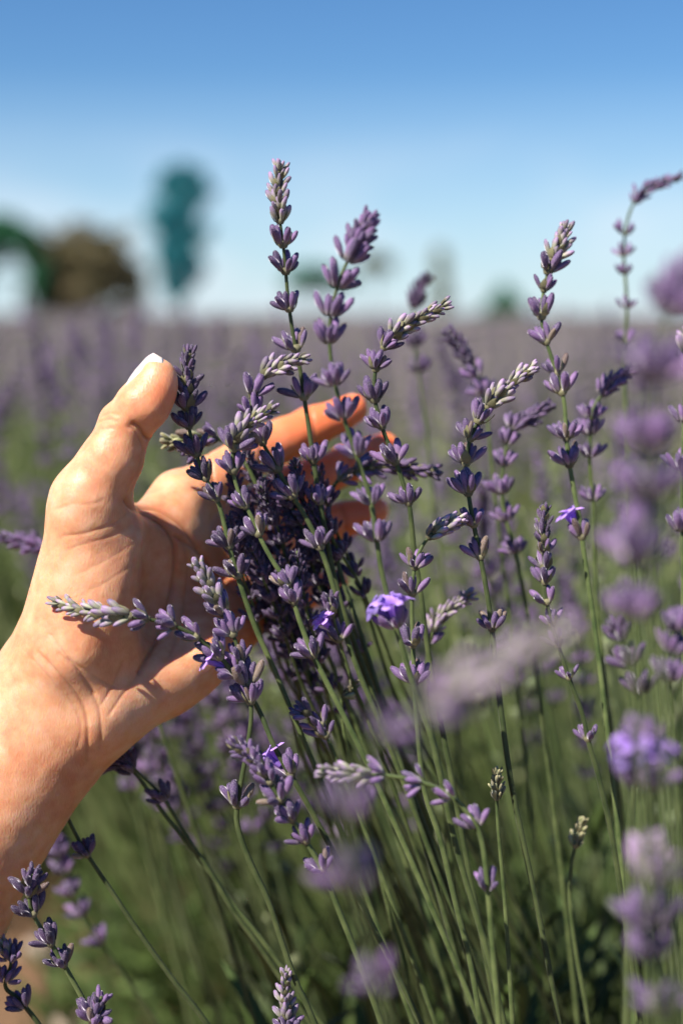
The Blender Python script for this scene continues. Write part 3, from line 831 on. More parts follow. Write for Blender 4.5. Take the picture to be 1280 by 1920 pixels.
nt.links.new(n2.outputs['Fac'], b2.inputs['Height']); nt.links.new(b1.outputs[0], b2.inputs['Normal']); nt.links.new(b2.outputs[0], p.inputs['Normal'])

hand = mesh_obj('hand', hand_me, M_SKIN, None, Vector(ORG))
tag(hand, 'bare hand with white painted thumbnail and forearm reaching in, cupping a bunch of lavender', 'hand')

# nails: curved plates laid on the finger ends
M_NAIL, nt, p = mat('nail_white_polish')
p.inputs['Base Color'].default_value = (0.80, 0.66, 0.58, 1); p.inputs['Roughness'].default_value = 0.22; p.inputs['Subsurface Weight'].default_value = .3; p.inputs['Subsurface Scale'].default_value = .001
p.inputs['Coat Weight'].default_value = .6; p.inputs['Coat Roughness'].default_value = .08
from mathutils.bvhtree import BVHTree
hand_bvh = BVHTree.FromPolygons([tuple(v) for v in Vl.tolist()], HQ.tolist())
def nail(base, tip, out, half, over=.8):
    """base, tip in camera mm along the finger; out = direction the nail faces; the plate is dropped on the skin"""
    wb, wt = cam2world(base) - Vector(ORG), cam2world(tip) - Vector(ORG)
    o = (RT * out[0] + UP * out[1] + FW * out[2]).normalized()
    ax = (wt - wb); Ln = ax.length; ax.normalize(); o = (o - ax * o.dot(ax)).normalized(); sd = ax.cross(o)
    V, F = [], []; nu, nv = 11, 12
    top = []
    for j in range(nv):
        v = j / (nv - 1)
        wj = half * .001 * (math.sin(min(1, .25 + v * 1.8) * math.pi / 2)) * (1 if v < .8 else math.sqrt(max(.02, 1 - ((v - .8) / .2) ** 2 * .75)))
        for i in range(nu):
            u = i / (nu - 1) * 2 - 1
            q = wb + ax * (Ln * v - (abs(u) ** 2) * .0012 * (1 if v < .4 else 0) ) + sd * (u * wj)
            hit = hand_bvh.ray_cast(q + o * .03, -o, .06)
            h = hit[0].dot(o) - wb.dot(o) if hit[0] is not None else -.004
            top.append([q, h, u, v])
    # one smooth curve across: fit height by the middle column, circular cross-section
    mid = [top[j * nu + nu // 2][1] for j in range(nv)]
    m0, m1 = mid[1], mid[int(nv * .6)]
    for j in range(nv):
        for i in range(nu):
            q, h, u, v = top[j * nu + i]
            h0 = m0 + (m1 - m0) * (v - .09) / .55
            hh = h0 + .00015 - (u * half * .001) ** 2 / (2 * half * .001 * 1.25)
            V.append(q - o * (q - wb).dot(o) + o * hh)
    n0 = len(V)
    V += [v - o * .0007 for v in V]
    for j in range(nv - 1):
        for i in range(nu - 1):
            a = j * nu + i; F.append((a, a + 1, a + nu + 1, a + nu)); F.append((n0 + a, n0 + a + nu, n0 + a + nu + 1, n0 + a + 1))
    rim = [i for i in range(nu)] + [j * nu + nu - 1 for j in range(1, nv)] + [(nv - 1) * nu + i for i in range(nu - 2, -1, -1)] + [j * nu for j in range(nv - 2, 0, -1)]
    for a, b in zip(rim, rim[1:] + rim[:1]): F.append((a, n0 + a, n0 + b, b))
    me = build('nail', V, F, mats=(M_NAIL,))
    return mesh_obj('nail', me, None, hand)
nail(J(258, 735, 466), J(297, 667, 466), (-.64, .34, -.69), 5.0)
for a, b in (((590, 797, 566), (672, 760, 573)), ((655, 868, 590), (732, 834, 595)), ((645, 972, 596), (712, 955, 599)), ((592, 1103, 592), (638, 1088, 597))):
    nail(J(*a) * .45 + J(*b) * .55, J(*b) + (J(*b) - J(*a)) * .12, (-.15, .25, .95), 5.0)

# ------------------------------------------------------------------ the lavender stalks one can pick out
G1 = 'lavender stalks around the hand'
stalk('tallest lavender spike with a pale frosted tip, its stem crossing the forefinger', [(527, 308), (521, 360), (525, 415), (531, 460), (535, 505), (540, 560), (550, 630), (562, 690), (570, 745), (580, 810), (590, 880), (603, 960), (625, 1075), (650, 1165), (690, 1275), (745, 1420), (830, 1640)],
      (.497, .53), [458, 512, 578, 652, 745, 868, 945], dense=112, ndense=6, tipkind='young')
stalk('soft dark-tipped lavender spike just beside the tallest one, bent at its top', [(692, 405), (662, 468), (636, 525), (623, 575), (617, 625), (620, 672), (624, 705), (642, 775), (662, 835), (680, 890), (694, 935), (704, 995), (714, 1065), (732, 1140), (748, 1195), (770, 1270), (810, 1390), (840, 1525), (865, 1625), (910, 1775), (940, 1900)],
      (.438, .47), [492, 542, 594, 646, 727, 790, 858, 948, 1018, 1178], dense=80, ndense=4, sharp=False, openat=(9,), kind='purple', tipkind='purple', size=1.05, nb=5)
stalk('lavender spike with a bowed tip pointing sideways, past the middle fingertip', [(838, 570), (802, 588), (770, 606), (735, 632), (712, 665), (703, 700), (702, 745), (714, 795), (735, 850), (755, 905), (768, 955), (776, 1030), (788, 1110), (802, 1220), (820, 1320), (850, 1480), (880, 1640), (920, 1850)],
      (.492, .52), [650, 692, 750, 802, 868, 945], dense=125, ndense=6)
stalk('crisp bowed lavender spike standing clear of the fingers on a long bare stem', [(1002, 688), (966, 712), (930, 745), (905, 775), (885, 812), (875, 850), (873, 890), (880, 940), (888, 985), (900, 1045), (912, 1110), (922, 1180), (930, 1260), (945, 1380), (960, 1480), (985, 1600), (1010, 1720), (1035, 1850)],
      (.490, .50), [788, 822, 868, 925, 985, 1047, 1180], dense=120, ndense=6)
stalk('tall upright lavender spike against the sky with a violet bloom lower down', [(1062, 425), (1046, 465), (1029, 502), (1020, 540), (1015, 577), (1018, 620), (1032, 665), (1048, 715), (1058, 760), (1062, 830), (1072, 900), (1085, 970), (1092, 1020), (1105, 1110), (1120, 1220), (1138, 1370), (1152, 1500), (1165, 1620)],
      (.512, .52), [508, 545, 592, 640, 702, 737, 822, 870, 1010], dense=70, ndense=4, openat=(8,))
stalk('small bowed lavender head touching the crisp long-stemmed spike', [(866, 974), (835, 985), (806, 1005), (786, 1035), (775, 1078), (772, 1130), (773, 1190), (776, 1260), (780, 1340), (795, 1480), (825, 1575), (855, 1700), (880, 1800), (900, 1915)],
      (.486, .50), [1065, 1115, 1212, 1282], dense=75, ndense=4)
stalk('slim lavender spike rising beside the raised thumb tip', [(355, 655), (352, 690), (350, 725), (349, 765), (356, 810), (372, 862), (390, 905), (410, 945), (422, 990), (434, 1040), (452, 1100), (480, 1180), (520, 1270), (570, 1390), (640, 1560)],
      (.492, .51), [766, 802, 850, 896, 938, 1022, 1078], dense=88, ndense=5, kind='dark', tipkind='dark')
stalk('bowed lavender head crossing the stem of the tallest spike', [(573, 672), (540, 680), (507, 694), (486, 716), (472, 748), (476, 785), (495, 835), (521, 880), (546, 925), (577, 977), (600, 1026), (622, 1090), (641, 1165), (672, 1260), (730, 1400)],
      (.498, .515), [740, 778, 830, 880, 930, 1026], dense=92, ndense=5, kind='purple', tipkind='young')
stalk('bowed lavender head curling over the front of the held bunch', [(513, 765), (480, 784), (452, 808), (438, 842), (437, 884), (450, 929), (472, 970), (491, 1015), (514, 1056), (540, 1097), (562, 1165), (585, 1225), (611, 1277), (649, 1352), (720, 1500)],
      (.489, .505), [842, 884, 950, 1002, 1097, 1128, 1228], dense=100, ndense=5, kind='purple', tipkind='young')
stalk('lavender spike lying across the wrist and ball of the thumb', [(100, 1128, .482), (150, 1141, .474), (200, 1150, .467), (250, 1157, .466), (300, 1166, .468), (350, 1184, .471), (394, 1214, .474), (431, 1254, .477), (481, 1324, .482), (514, 1400), (552, 1466), (580, 1515), (618, 1586), (690, 1720)],
      (.470, .490), [(275, 1160), (325, 1174), (370, 1196), (410, 1230), (440, 1268), (472, 1314), (548, 1455)], dense=150, ndense=5, openat=(4, 6), size=1.04, nb=4, tipkind='young')
stalk('frosted lavender tip leaning over the heel of the palm, a bare kinked stem below', [(368, 1055), (385, 1085), (404, 1122), (424, 1162), (439, 1196), (450, 1230), (462, 1272), (471, 1335), (464, 1400), (454, 1455), (445, 1510), (445, 1548), (465, 1608), (503, 1690), (530, 1772), (558, 1849), (590, 1920)],
      (.474, .490), [1150, 1190, 1236, 1285, 1318, 1512], dense=90, ndense=4, tipkind='young', size=1.0)
stalk('drooping lavender spike below the kinked stem, buds all along one slope', [(434, 1390), (470, 1420), (500, 1458), (528, 1505), (553, 1545), (576, 1582), (604, 1632), (640, 1720), (690, 1850)],
      (.455, .47), [1500, 1538, 1578, 1632], dense=110, ndense=5, tipkind='purple')
stalk('thin distant lavender spike with a hooked tip against the sky', [(1278, 330), (1230, 345), (1195, 370), (1176, 412), (1169, 470), (1172, 520), (1175, 578), (1172, 645), (1170, 720), (1178, 850), (1182, 970), (1190, 1150), (1200, 1400)],
      (.60, .64), [440, 478, 513, 580, 648], dense=110, ndense=6, sharp=False, tipkind='purple', size=.85, nb=3)
stalk('short bowed lavender spike behind the two dark whorls of the upright one', [(1188, 692), (1150, 715), (1124, 745), (1108, 778), (1106, 820), (1106, 870), (1112, 957), (1114, 1043), (1125, 1200), (1150, 1400)],
      (.545, .57), [785, 815, 855, 940], dense=85, ndense=4, sharp=False, tipkind='purple')
stalk('pale soft lavender spike with evenly spaced whorls between the two tall crisp ones', [(1032, 757), (992, 784), (962, 800), (951, 830), (944, 870), (940, 922), (948, 972), (964, 1030), (983, 1122), (1005, 1260), (1030, 1450)],
      (.548, .57), [805, 833, 874, 926, 976, 1034], dense=80, ndense=4, sharp=False, tipkind='dark')
stalk('slender dark lavender spike with tight whorls and two parted whorls below', [(1021, 950), (1018, 1000), (1020, 1060), (1022, 1112), (1031, 1155), (1042, 1198), (1055, 1238), (1070, 1282), (1092, 1342), (1103, 1392), (1120, 1450), (1142, 1545), (1160, 1650)],
      (.500, .51), [1035, 1064, 1094, 1130, 1172, 1212, 1272, 1386], dense=70, ndense=4, size=.82, nb=3, kind='purple', tipkind='dark')
stalk('blurred lavender tip leaning away from the bowed spike beside the fingertips', [(840, 620), (862, 650), (885, 688), (900, 722), (912, 775), (920, 860), (935, 1000), (960, 1200)],
      (.575, .60), [708, 738], dense=80, ndense=5, sharp=False, tipkind='dark')
stalk('small dark blurred lavender tip poking above the bowed spike', [(802, 518), (783, 545), (774, 585), (778, 650), (790, 740), (810, 900), (830, 1100)],
      (.64, .66), [650, 700], dense=70, ndense=5, sharp=False, kind='dark', tipkind='dark')
stalk('pale seedy lavender head nodding below the small bowed head', [(882, 1115), (848, 1138), (820, 1165), (806, 1205), (800, 1250), (805, 1340), (830, 1500)],
      (.53, .55), [(806, 1205)], dense=105, ndense=6, tipkind='young', sharp=False)
stalk('lavender spike stretched flat over the stems, pale buds in pairs', [(600, 1445), (660, 1450), (725, 1455), (785, 1466), (838, 1488), (880, 1530), (903, 1580), (915, 1680), (925, 1800), (935, 1915)],
      (.440, .455), [(720, 1455), (790, 1468), (845, 1494), (890, 1555), (912, 1672)], dense=100, ndense=3, tipkind='young', sharp=False, size=1.0, nb=3)
for lb, pts, d in (('green unopened lavender tip on a bare upright stem', [(932, 1442), (931, 1500), (934, 1560), (945, 1680), (952, 1780), (960, 1910)], (.492, .50)),
                   ('yellow-green unopened lavender tip bent over its stem', [(1092, 1535), (1080, 1580), (1070, 1630), (1068, 1690), (1080, 1790), (1102, 1910)], (.53, .54))):
    stalk(lb, pts, d, [], dense=60, ndense=4, kind='green', tipkind='green', sharp=True, size=.72)
stalk('grey-green lavender tip standing low in the shade under the palm', [(537, 1822), (534, 1860), (536, 1900), (540, 1960)], (.487, .49), [1925, 1950], dense=95, ndense=6, tipkind='young', size=.85)
stalk('small green lavender tip under the held bunch', [(662, 1275), (655, 1300), (640, 1315), (650, 1400), (690, 1550)], (.515, .53), [], dense=40, ndense=3, tipkind='green', kind='green', size=.7)
# in the shade of the arm, which the dark buds also paint in
GS = 'lavender stalks in the shade of the forearm'
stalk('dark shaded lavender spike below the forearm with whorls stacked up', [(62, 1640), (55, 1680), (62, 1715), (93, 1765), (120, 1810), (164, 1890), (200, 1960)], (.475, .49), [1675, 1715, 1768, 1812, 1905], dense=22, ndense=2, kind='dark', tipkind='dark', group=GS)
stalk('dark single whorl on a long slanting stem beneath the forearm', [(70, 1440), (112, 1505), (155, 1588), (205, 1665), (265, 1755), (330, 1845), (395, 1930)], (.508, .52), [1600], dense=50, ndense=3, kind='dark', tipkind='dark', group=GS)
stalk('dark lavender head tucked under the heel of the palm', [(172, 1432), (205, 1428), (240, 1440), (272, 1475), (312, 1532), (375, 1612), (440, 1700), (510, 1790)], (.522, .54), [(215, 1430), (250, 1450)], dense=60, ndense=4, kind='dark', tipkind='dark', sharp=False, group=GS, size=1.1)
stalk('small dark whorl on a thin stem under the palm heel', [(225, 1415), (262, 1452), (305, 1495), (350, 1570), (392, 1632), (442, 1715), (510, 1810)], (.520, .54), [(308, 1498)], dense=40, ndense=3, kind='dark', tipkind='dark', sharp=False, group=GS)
# lower corner by the soil, and behind the arm
stalk('lavender tip showing behind the forearm, pointing outward', [(5, 1006), (50, 1017), (90, 1034), (140, 1060), (200, 1120), (260, 1250), (330, 1450)], (.575, .59), [(70, 1025)], dense=90, ndense=5, sharp=False, tipkind='purple')
stalk('sunlit soft lavender spike beyond the shaded ones, over bare soil', [(95, 1555), (112, 1610), (130, 1665), (152, 1715), (185, 1765), (240, 1840), (310, 1940)], (.64, .66), [1600, 1640, 1680, 1722, 1770], dense=60, ndense=3, sharp=False, kind='purple', tipkind='purple', size=1.15, nb=5)
stalk('lavender head by the soil patch with its stem slanting out', [(-10, 1760), (20, 1800), (10, 1850), (40, 1880), (100, 1960)], (.50, .51), [1800, 1840, 1890], dense=40, ndense=3, sharp=False)
stalk('bright lavender tip low beside the shaded stalks', [(190, 1870), (180, 1905), (178, 1960)], (.472, .48), [1915], dense=40, ndense=2, tipkind='purple')
# behind the bunch, showing sideways
stalk('lavender head lying level between the slim spike and the forefinger', [(310, 828), (350, 830), (388, 822), (420, 828), (455, 860), (490, 930), (530, 1020)], (.518, .53), [(375, 824), (405, 824)], dense=75, ndense=4, tipkind='green')
stalk('lavender head lying level across the ring and middle fingers', [(816, 886), (775, 880), (725, 873), (680, 880), (645, 892), (622, 920), (618, 980), (640, 1080), (680, 1200)], (.530, .525), [(665, 882), (636, 900)], dense=125, ndense=5, tipkind='dark')
stalk('soft lavender stem end with two pale buds under the bunch', [(560, 1330), (585, 1345), (608, 1375), (640, 1450), (700, 1600)], (.500, .51), [(595, 1365), (608, 1385)], dense=25, ndense=2, tipkind='purple', nb=2)
stalk('whorl with a pale violet bloom where the bunch stems part', [(618, 1120), (628, 1170), (640, 1215), (665, 1290), (705, 1390)], (.505, .52), [(636, 1200)], dense=35, ndense=2, kind='purple', tipkind='dark', openat=(0,), nb=3)

# close to the lens, thrown out of focus
GF = 'out-of-focus lavender stalks close to the lens'
stalk('strongly blurred pale lavender spike slanting across the stems', [(1060, 1175), (960, 1235), (860, 1290), (765, 1350), (690, 1405), (652, 1500), (662, 1640), (705, 1830), (770, 2050)], (.245, .30), [(800, 1325), (720, 1380), (655, 1520), (662, 1660), (712, 1850)], dense=300, ndense=7, sharp=False, tipkind='young', group=GF, size=1.1, nb=3)
stalk('large blurred lavender column with broad purple whorls', [(1290, 500), (1265, 560), (1238, 640), (1222, 720), (1215, 830), (1218, 920), (1220, 1010), (1232, 1200), (1250, 1500), (1262, 1800), (1270, 1960)], (.295, .30), [600, 720, 850, 940], dense=80, ndense=3, sharp=False, tipkind='purple', group=GF, nb=7, size=1.2)
stalk('large blurred lavender head with two fat whorls, one above the other', [(1205, 960), (1198, 1010), (1192, 1060), (1184, 1150), (1188, 1260), (1200, 1400), (1215, 1650), (1230, 1950)], (.30, .305), [1062, 1165], dense=50, ndense=2, sharp=False, tipkind='purple', group=GF, nb=7, size=1.2)
stalk('blurred single violet lavender bloom on its own stem', [(1200, 1370), (1202, 1420), (1202, 1480), (1190, 1600), (1180, 1750), (1176, 1930)], (.35, .36), [1478, 1450], dense=40, ndense=2, sharp=False, tipkind='purple', group=GF, openat=(0, 1), nb=7, size=1.25)
stalk('blurred lavender spike low down, cream and purple whorls', [(1215, 1590), (1225, 1650), (1212, 1720), (1225, 1800), (1245, 1900), (1255, 1990)], (.325, .33), [1660, 1740, 1800, 1900], dense=60, ndense=3, sharp=False, tipkind='young', group=GF, size=1.3, nb=6)
stalk('soft dark whorl and pale buds between the blurred column and the upright spike', [(1150, 1170), (1172, 1215), (1182, 1250), (1200, 1310), (1192, 1420), (1178, 1600), (1172, 1900)], (.42, .43), [1250, 1300], dense=40, ndense=2, sharp=False, kind='dark', tipkind='dark', group=GF)
stalk('soft purple lavender whorl beside the soft dark one', [(1270, 1150), (1262, 1210), (1255, 1270), (1265, 1400), (1275, 1600), (1285, 1900)], (.40, .41), [1275, 1225], dense=40, ndense=2, sharp=False, tipkind='purple', group=GF)
stalk('blurred lavender spike at the edge of the column, dusty buds', [(1300, 600), (1285, 720), (1280, 840), (1278, 960), (1282, 1200), (1290, 1600)], (.45, .46), [700, 790, 880, 1000], dense=70, ndense=3, sharp=False, tipkind='young', group=GF)

# bunch in the hollow of the hand: dark heads, its shade partly painted in
rb = random.Random(21)
BUNCH_LABEL = 'dark lavender stalk packed in the shaded bunch inside the cupped hand'
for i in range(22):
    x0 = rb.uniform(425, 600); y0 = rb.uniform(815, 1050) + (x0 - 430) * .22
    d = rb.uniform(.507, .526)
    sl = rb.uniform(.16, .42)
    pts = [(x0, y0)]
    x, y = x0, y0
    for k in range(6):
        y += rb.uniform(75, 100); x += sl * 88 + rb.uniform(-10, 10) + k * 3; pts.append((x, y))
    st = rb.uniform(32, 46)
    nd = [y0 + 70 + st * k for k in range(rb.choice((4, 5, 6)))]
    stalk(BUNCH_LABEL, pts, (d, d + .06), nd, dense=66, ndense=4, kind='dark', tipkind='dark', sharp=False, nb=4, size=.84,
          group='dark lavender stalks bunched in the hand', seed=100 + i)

# ------------------------------------------------------------------ bushes: where the field grows
BUSHES = [(.32, .92, .42), (.80, 1.02, .40), (.05, 1.30, .36), (-.60, 1.95, .40), (1.25, 1.2, .4)]     # near row (x, y, spread)
rf = random.Random(5)
ROWS = [2.35 + 1.15 * i for i in range(90)]
far = []
for y in ROWS:
    half = .30 * y + 1.6
    step = .72 if y < 30 else 1.0
    x = -half + rf.uniform(0, step)
    while x < half:
        far.append((x + rf.uniform(-.1, .1), y + .06 * x + rf.uniform(-.12, .12), rf.uniform(.36, .44))); x += step

# the field goes on beside and behind the camera
for y in (-1.2, -2.3, -3.4, -4.6):
    x = -4.5
    while x < 4.5: far.append((x + rf.uniform(-.1, .1), y + rf.uniform(-.1, .1), rf.uniform(.36, .44))); x += .72
for x, y in ((-1.35, .55), (-1.5, -.25), (-1.2, 1.35), (1.7, .2), (1.9, .95), (-2.2, .2), (2.6, .4)): far.append((x, y, .4))

def bush_stalk(rng, b, hmin=.50, hmax=.66, spread=1.0):
    """base point, tip point of one stalk fanning out of a bush"""
    x, y, s = b
    a = rng.uniform(0, 6.283); q = math.sqrt(rng.random())
    base = Vector((x + math.cos(a) * q * .16, y + math.sin(a) * q * .16, 0))
    top = Vector((x + math.cos(a) * q * s * spread, y + math.sin(a) * q * s * spread, rng.uniform(hmin, hmax) * (1 - .10 * q * q)))
    return base, top

# ------------------------------------------------------------------ single stalks standing behind the hand (copies of six kinds)
PROTO = []
rp = random.Random(3)
for i in range(6):
    H = .60; bend = rp.uniform(-.05, .05); hook = rp.uniform(.0, .03) * rp.choice((-1, 1))
    P = [Vector((0, 0, 0)), Vector((bend * .4, 0, H * .35)), Vector((bend, .01, H * .7)), Vector((bend * .8 + hook * .2, 0, H * .92)), Vector((bend * .6 + hook, 0, H))]
    S = catmull(P, 8); fr = frames(S); n = len(S)
    V, F = tube(S, lambda f: .0016 - .0008 * f, 6)
    stem_me = build('stem', V, F, {'r': [0.0] * len(V)}, mats=(M_STEM,))
    ln = [0]
    for k in range(1, n): ln.append(ln[-1] + (S[k] - S[k - 1]).length)
    nodes = []; s = ln[-1] - .004; k = 0
    while k < 12:
        j = max(1, min(range(n), key=lambda q: abs(ln[q] - s))); f = (s - ln[j - 1]) / max(1e-6, ln[j] - ln[j - 1])
        p_ = S[j - 1].lerp(S[j], max(0, min(1, f)))
        sz = .55 + .09 * k if k < 5 else rp.uniform(.95, 1.1)
        nodes.append((node_matrix(p_, fr[j][0], rp.uniform(0, 3)), sz, .5 if k < 4 else .1, 'young' if (k < 2 and i % 2) else ('dark' if i == 4 else 'purple')))
        s -= .0055 if k < 5 else rp.uniform(.009, .014) * (1 if k < 9 else 1.5); k += 1
    head_me = joined_head('flower_head', nodes, rp, 'purple', 4)
    PROTO.append((stem_me, head_me))

SINGLE = []
def pix(v):
    q = v - C0; d = q.dot(FW); return 640 + q.dot(RT) / d * FPX, 960 - q.dot(UP) / d * FPX, d
LBL = [('soft {} lavender stalk in the clump just behind the hand', 'lavender stalks in the clump behind the hand'),
       ('blurred {} lavender stalk in the rows beyond the hand', 'lavender stalks in the rows beyond')]
def put(base, top, rng, which):
    v = top - base; L = v.length
    q = v.to_track_quat('Z', 'X')
    pi = rng.randrange(6); root = empty('lavender_stalk', base, LBL[which][0].format(('purple', 'pale-tipped purple', 'purple', 'pale-tipped purple', 'dark', 'pale-tipped purple')[pi]), 'lavender', LBL[which][1])
    root.rotation_mode = 'QUATERNION'; root.rotation_quaternion = q @ Matrix.Rotation(rng.uniform(0, 6.28), 3, 'Z').to_quaternion()
    sc = L / .60; root.scale = (1.0, 1.0, sc)
    st, hd = PROTO[pi]
    a = bpy.data.objects.new('stem', st); col.objects.link(a); a.parent = root
    b = bpy.data.objects.new('flower_head', hd); col.objects.link(b); b.parent = root
rs_ = random.Random(11)
cnt = 0; tries = 0
while cnt < 70 and tries < 6000:
    tries += 1
    b = rs_.choice(BUSHES[:4]); base, top = bush_stalk(rs_, b, .62, .75, 1.1)
    x, y, d = pix(top)
    if top.y < .60 or not (-120 < x < 1400) or d < .60: continue
    mid = base.lerp(top, .6)
    if mid.y < .6: continue
    if x < 300 and y < 900 and rs_.random() < .5: continue
    put(base, top, rs_, 0); cnt += 1
cnt = 0
while cnt < 60:
    b = rs_.choice(far[:60]); base, top = bush_stalk(rs_, b, .62, .83)
    x, y, d = pix(top)
    if not (-60 < x < 1340): continue
    put(base, top, rs_, 1); cnt += 1

# long stems fanning up behind the palm and bunch
for _ in range(42):
    tp = W(rs_.uniform(170, 640), rs_.uniform(960, 1300), rs_.uniform(.63, .9))
    put(Vector((tp.x + rs_.uniform(.10, .26), tp.y + rs_.uniform(0, .2), -.005)), tp, rs_, 0)
# taller ones that break the line of the field
for (x, y, d) in ((55, 640, 1.1), (120, 585, 1.35), (212, 600, 1.25), (300, 640, 1.4), (395, 575, 1.2), (30, 690, 1.0), (560, 560, 1.5), (455, 640, 1.3), (1235, 620, .9), (780, 620, .85), (350, 600, 1.6), (90, 560, 1.7), (160, 660, 1.0), (690, 600, 1.5), (260, 560, 1.8)) + tuple((rs_.uniform(0, 480), rs_.uniform(555, 625), rs_.uniform(1.0, 2.4)) for _ in range(16)) + tuple((rs_.uniform(760, 1280), rs_.uniform(590, 640), rs_.uniform(1.2, 2.4)) for _ in range(8)):
    tp = W(x, y, d); put(Vector((tp.x + rs_.uniform(-.02, .12), tp.y + rs_.uniform(-.05, .1), -.005)), tp, rs_, 1)

# ------------------------------------------------------------------ the mass of the field: one body of stalks nobody could count
def template(nw, cols, hc=1.0):
    """unit stalk along z; head of nw small whorls. returns V, F(tris), c"""
    V, F, c = [], [], []
    for z in (0, 1):
        for k in range(3):
            a = 2.094 * k; V.append((math.cos(a) * .0016, math.sin(a) * .0016, z)); c.append(0)
    for k in range(3):
        k2 = (k + 1) % 3; F += [(k, k2, 3 + k2), (k, 3 + k2, 3 + k)]
    for w in range(nw):
        f = w / max(1, nw - 1)
        hl = .13 if nw > 2 else .05; z0 = 1.0 - (hl * f); h = hl / nw * 1.1; r = (.0045 + .0035 * min(1, f * 2)) * (1 if nw > 2 else .4)
        b = len(V); V.append((0, 0, z0 - h * .55)); c.append(.5)
        for k in range(cols):
            a = 6.283 * k / cols + w; V.append((math.cos(a) * r, math.sin(a) * r, z0 + h * .25)); c.append(hc)
        V.append((0, 0, z0 + h * .35)); c.append(hc)
        for k in range(cols):
            k2 = (k + 1) % cols; F += [(b, b + 1 + k2, b + 1 + k), (b + cols + 1, b + 1 + k, b + 1 + k2)]
    return np.array(V), np.array(F), np.array(c)
def mass(name, label, stalks, tmpl, thick, seed):
    rng = np.random.default_rng(seed)
    V0, F0, c0 = tmpl; n = len(stalks); nv = len(V0)
    B = np.array([s[0] for s in stalks]); T = np.array([s[1] for s in stalks]); D = T - B
    th = (np.asarray(thick) * rng.uniform(.8, 1.25, n))[:, None]
    z = V0[:, 2][None, :]
    bow = (rng.normal(size=(n, 2)) * .02)[:, :, None] * (z * (1 - z) * 4)[:, None, :]
    V = np.zeros((n, nv, 3))
    for k in range(3): V[:, :, k] = B[:, k:k + 1] + D[:, k:k + 1] * z
    V[:, :, 0] += V0[:, 0][None, :] * th + bow[:, 0]; V[:, :, 1] += V0[:, 1][None, :] * th + bow[:, 1]
    F = (F0[None] + (np.arange(n) * nv)[:, None, None]).reshape(-1, 3)
    me = bpy.data.meshes.new(name)
    me.vertices.add(n * nv); me.vertices.foreach_set('co', V.astype(np.float32).ravel())
    me.loops.add(len(F) * 3); me.polygons.add(len(F))
    me.loops.foreach_set('vertex_index', F.astype(np.int32).ravel())
    me.polygons.foreach_set('loop_start', np.arange(0, len(F) * 3, 3, dtype=np.int32)); me.polygons.foreach_set('loop_total', np.full(len(F), 3, dtype=np.int32))
    a = me.attributes.new('c', 'FLOAT', 'POINT'); a.data.foreach_set('value', np.tile(c0, n).astype(np.float32))
    a = me.attributes.new('r', 'FLOAT', 'POINT'); a.data.foreach_set('value', np.repeat(np.clip(.55 * rng.random(n) + .45 * np.array([.5 + .9 * noise.noise(Vector((b[0] * 1.1, b[1] * 1.1, 2))) for b in B]), 0, 1), nv).astype(np.float32))
    me.update(calc_edges=True)
    o = mesh_obj(name, me, M_FIELD); tag(o, label, 'lavender', None, 'stuff'); return o
near_st, mid_st, far_st, far_th = [], [], [], []
for b in BUSHES:
    for _ in range(420):
        s = bush_stalk(rf, b, .48, .66, 1.1)
        if s[1].y > .66 and s[0].lerp(s[1], .6).y > .64: near_st.append(s)
for b in far:
    n = 150 if b[1] < 7 else (90 if b[1] < 20 else (45 if b[1] < 45 else 22))
    hv = rf.uniform(.86, 1.10)
    for _ in range(n):
        s = bush_stalk(rf, b, .58 * hv, .72 * hv)
        if b[1] < 7: mid_st.append(s)
        else: far_st.append(s); far_th.append(1.3 if b[1] < 20 else (2.0 if b[1] < 45 else 3.4))
mass('near_lavender_mass', 'countless soft green stems filling the clump behind the hand', near_st, template(2, 6, .2), .95, 1)
mass('lavender_rows', 'rows of lavender in bloom beyond the clump', mid_st, template(6, 5), 1.15, 2)
mass('far_lavender_field', 'lavender field running to the skyline', far_st, template(3, 5), far_th, 3)

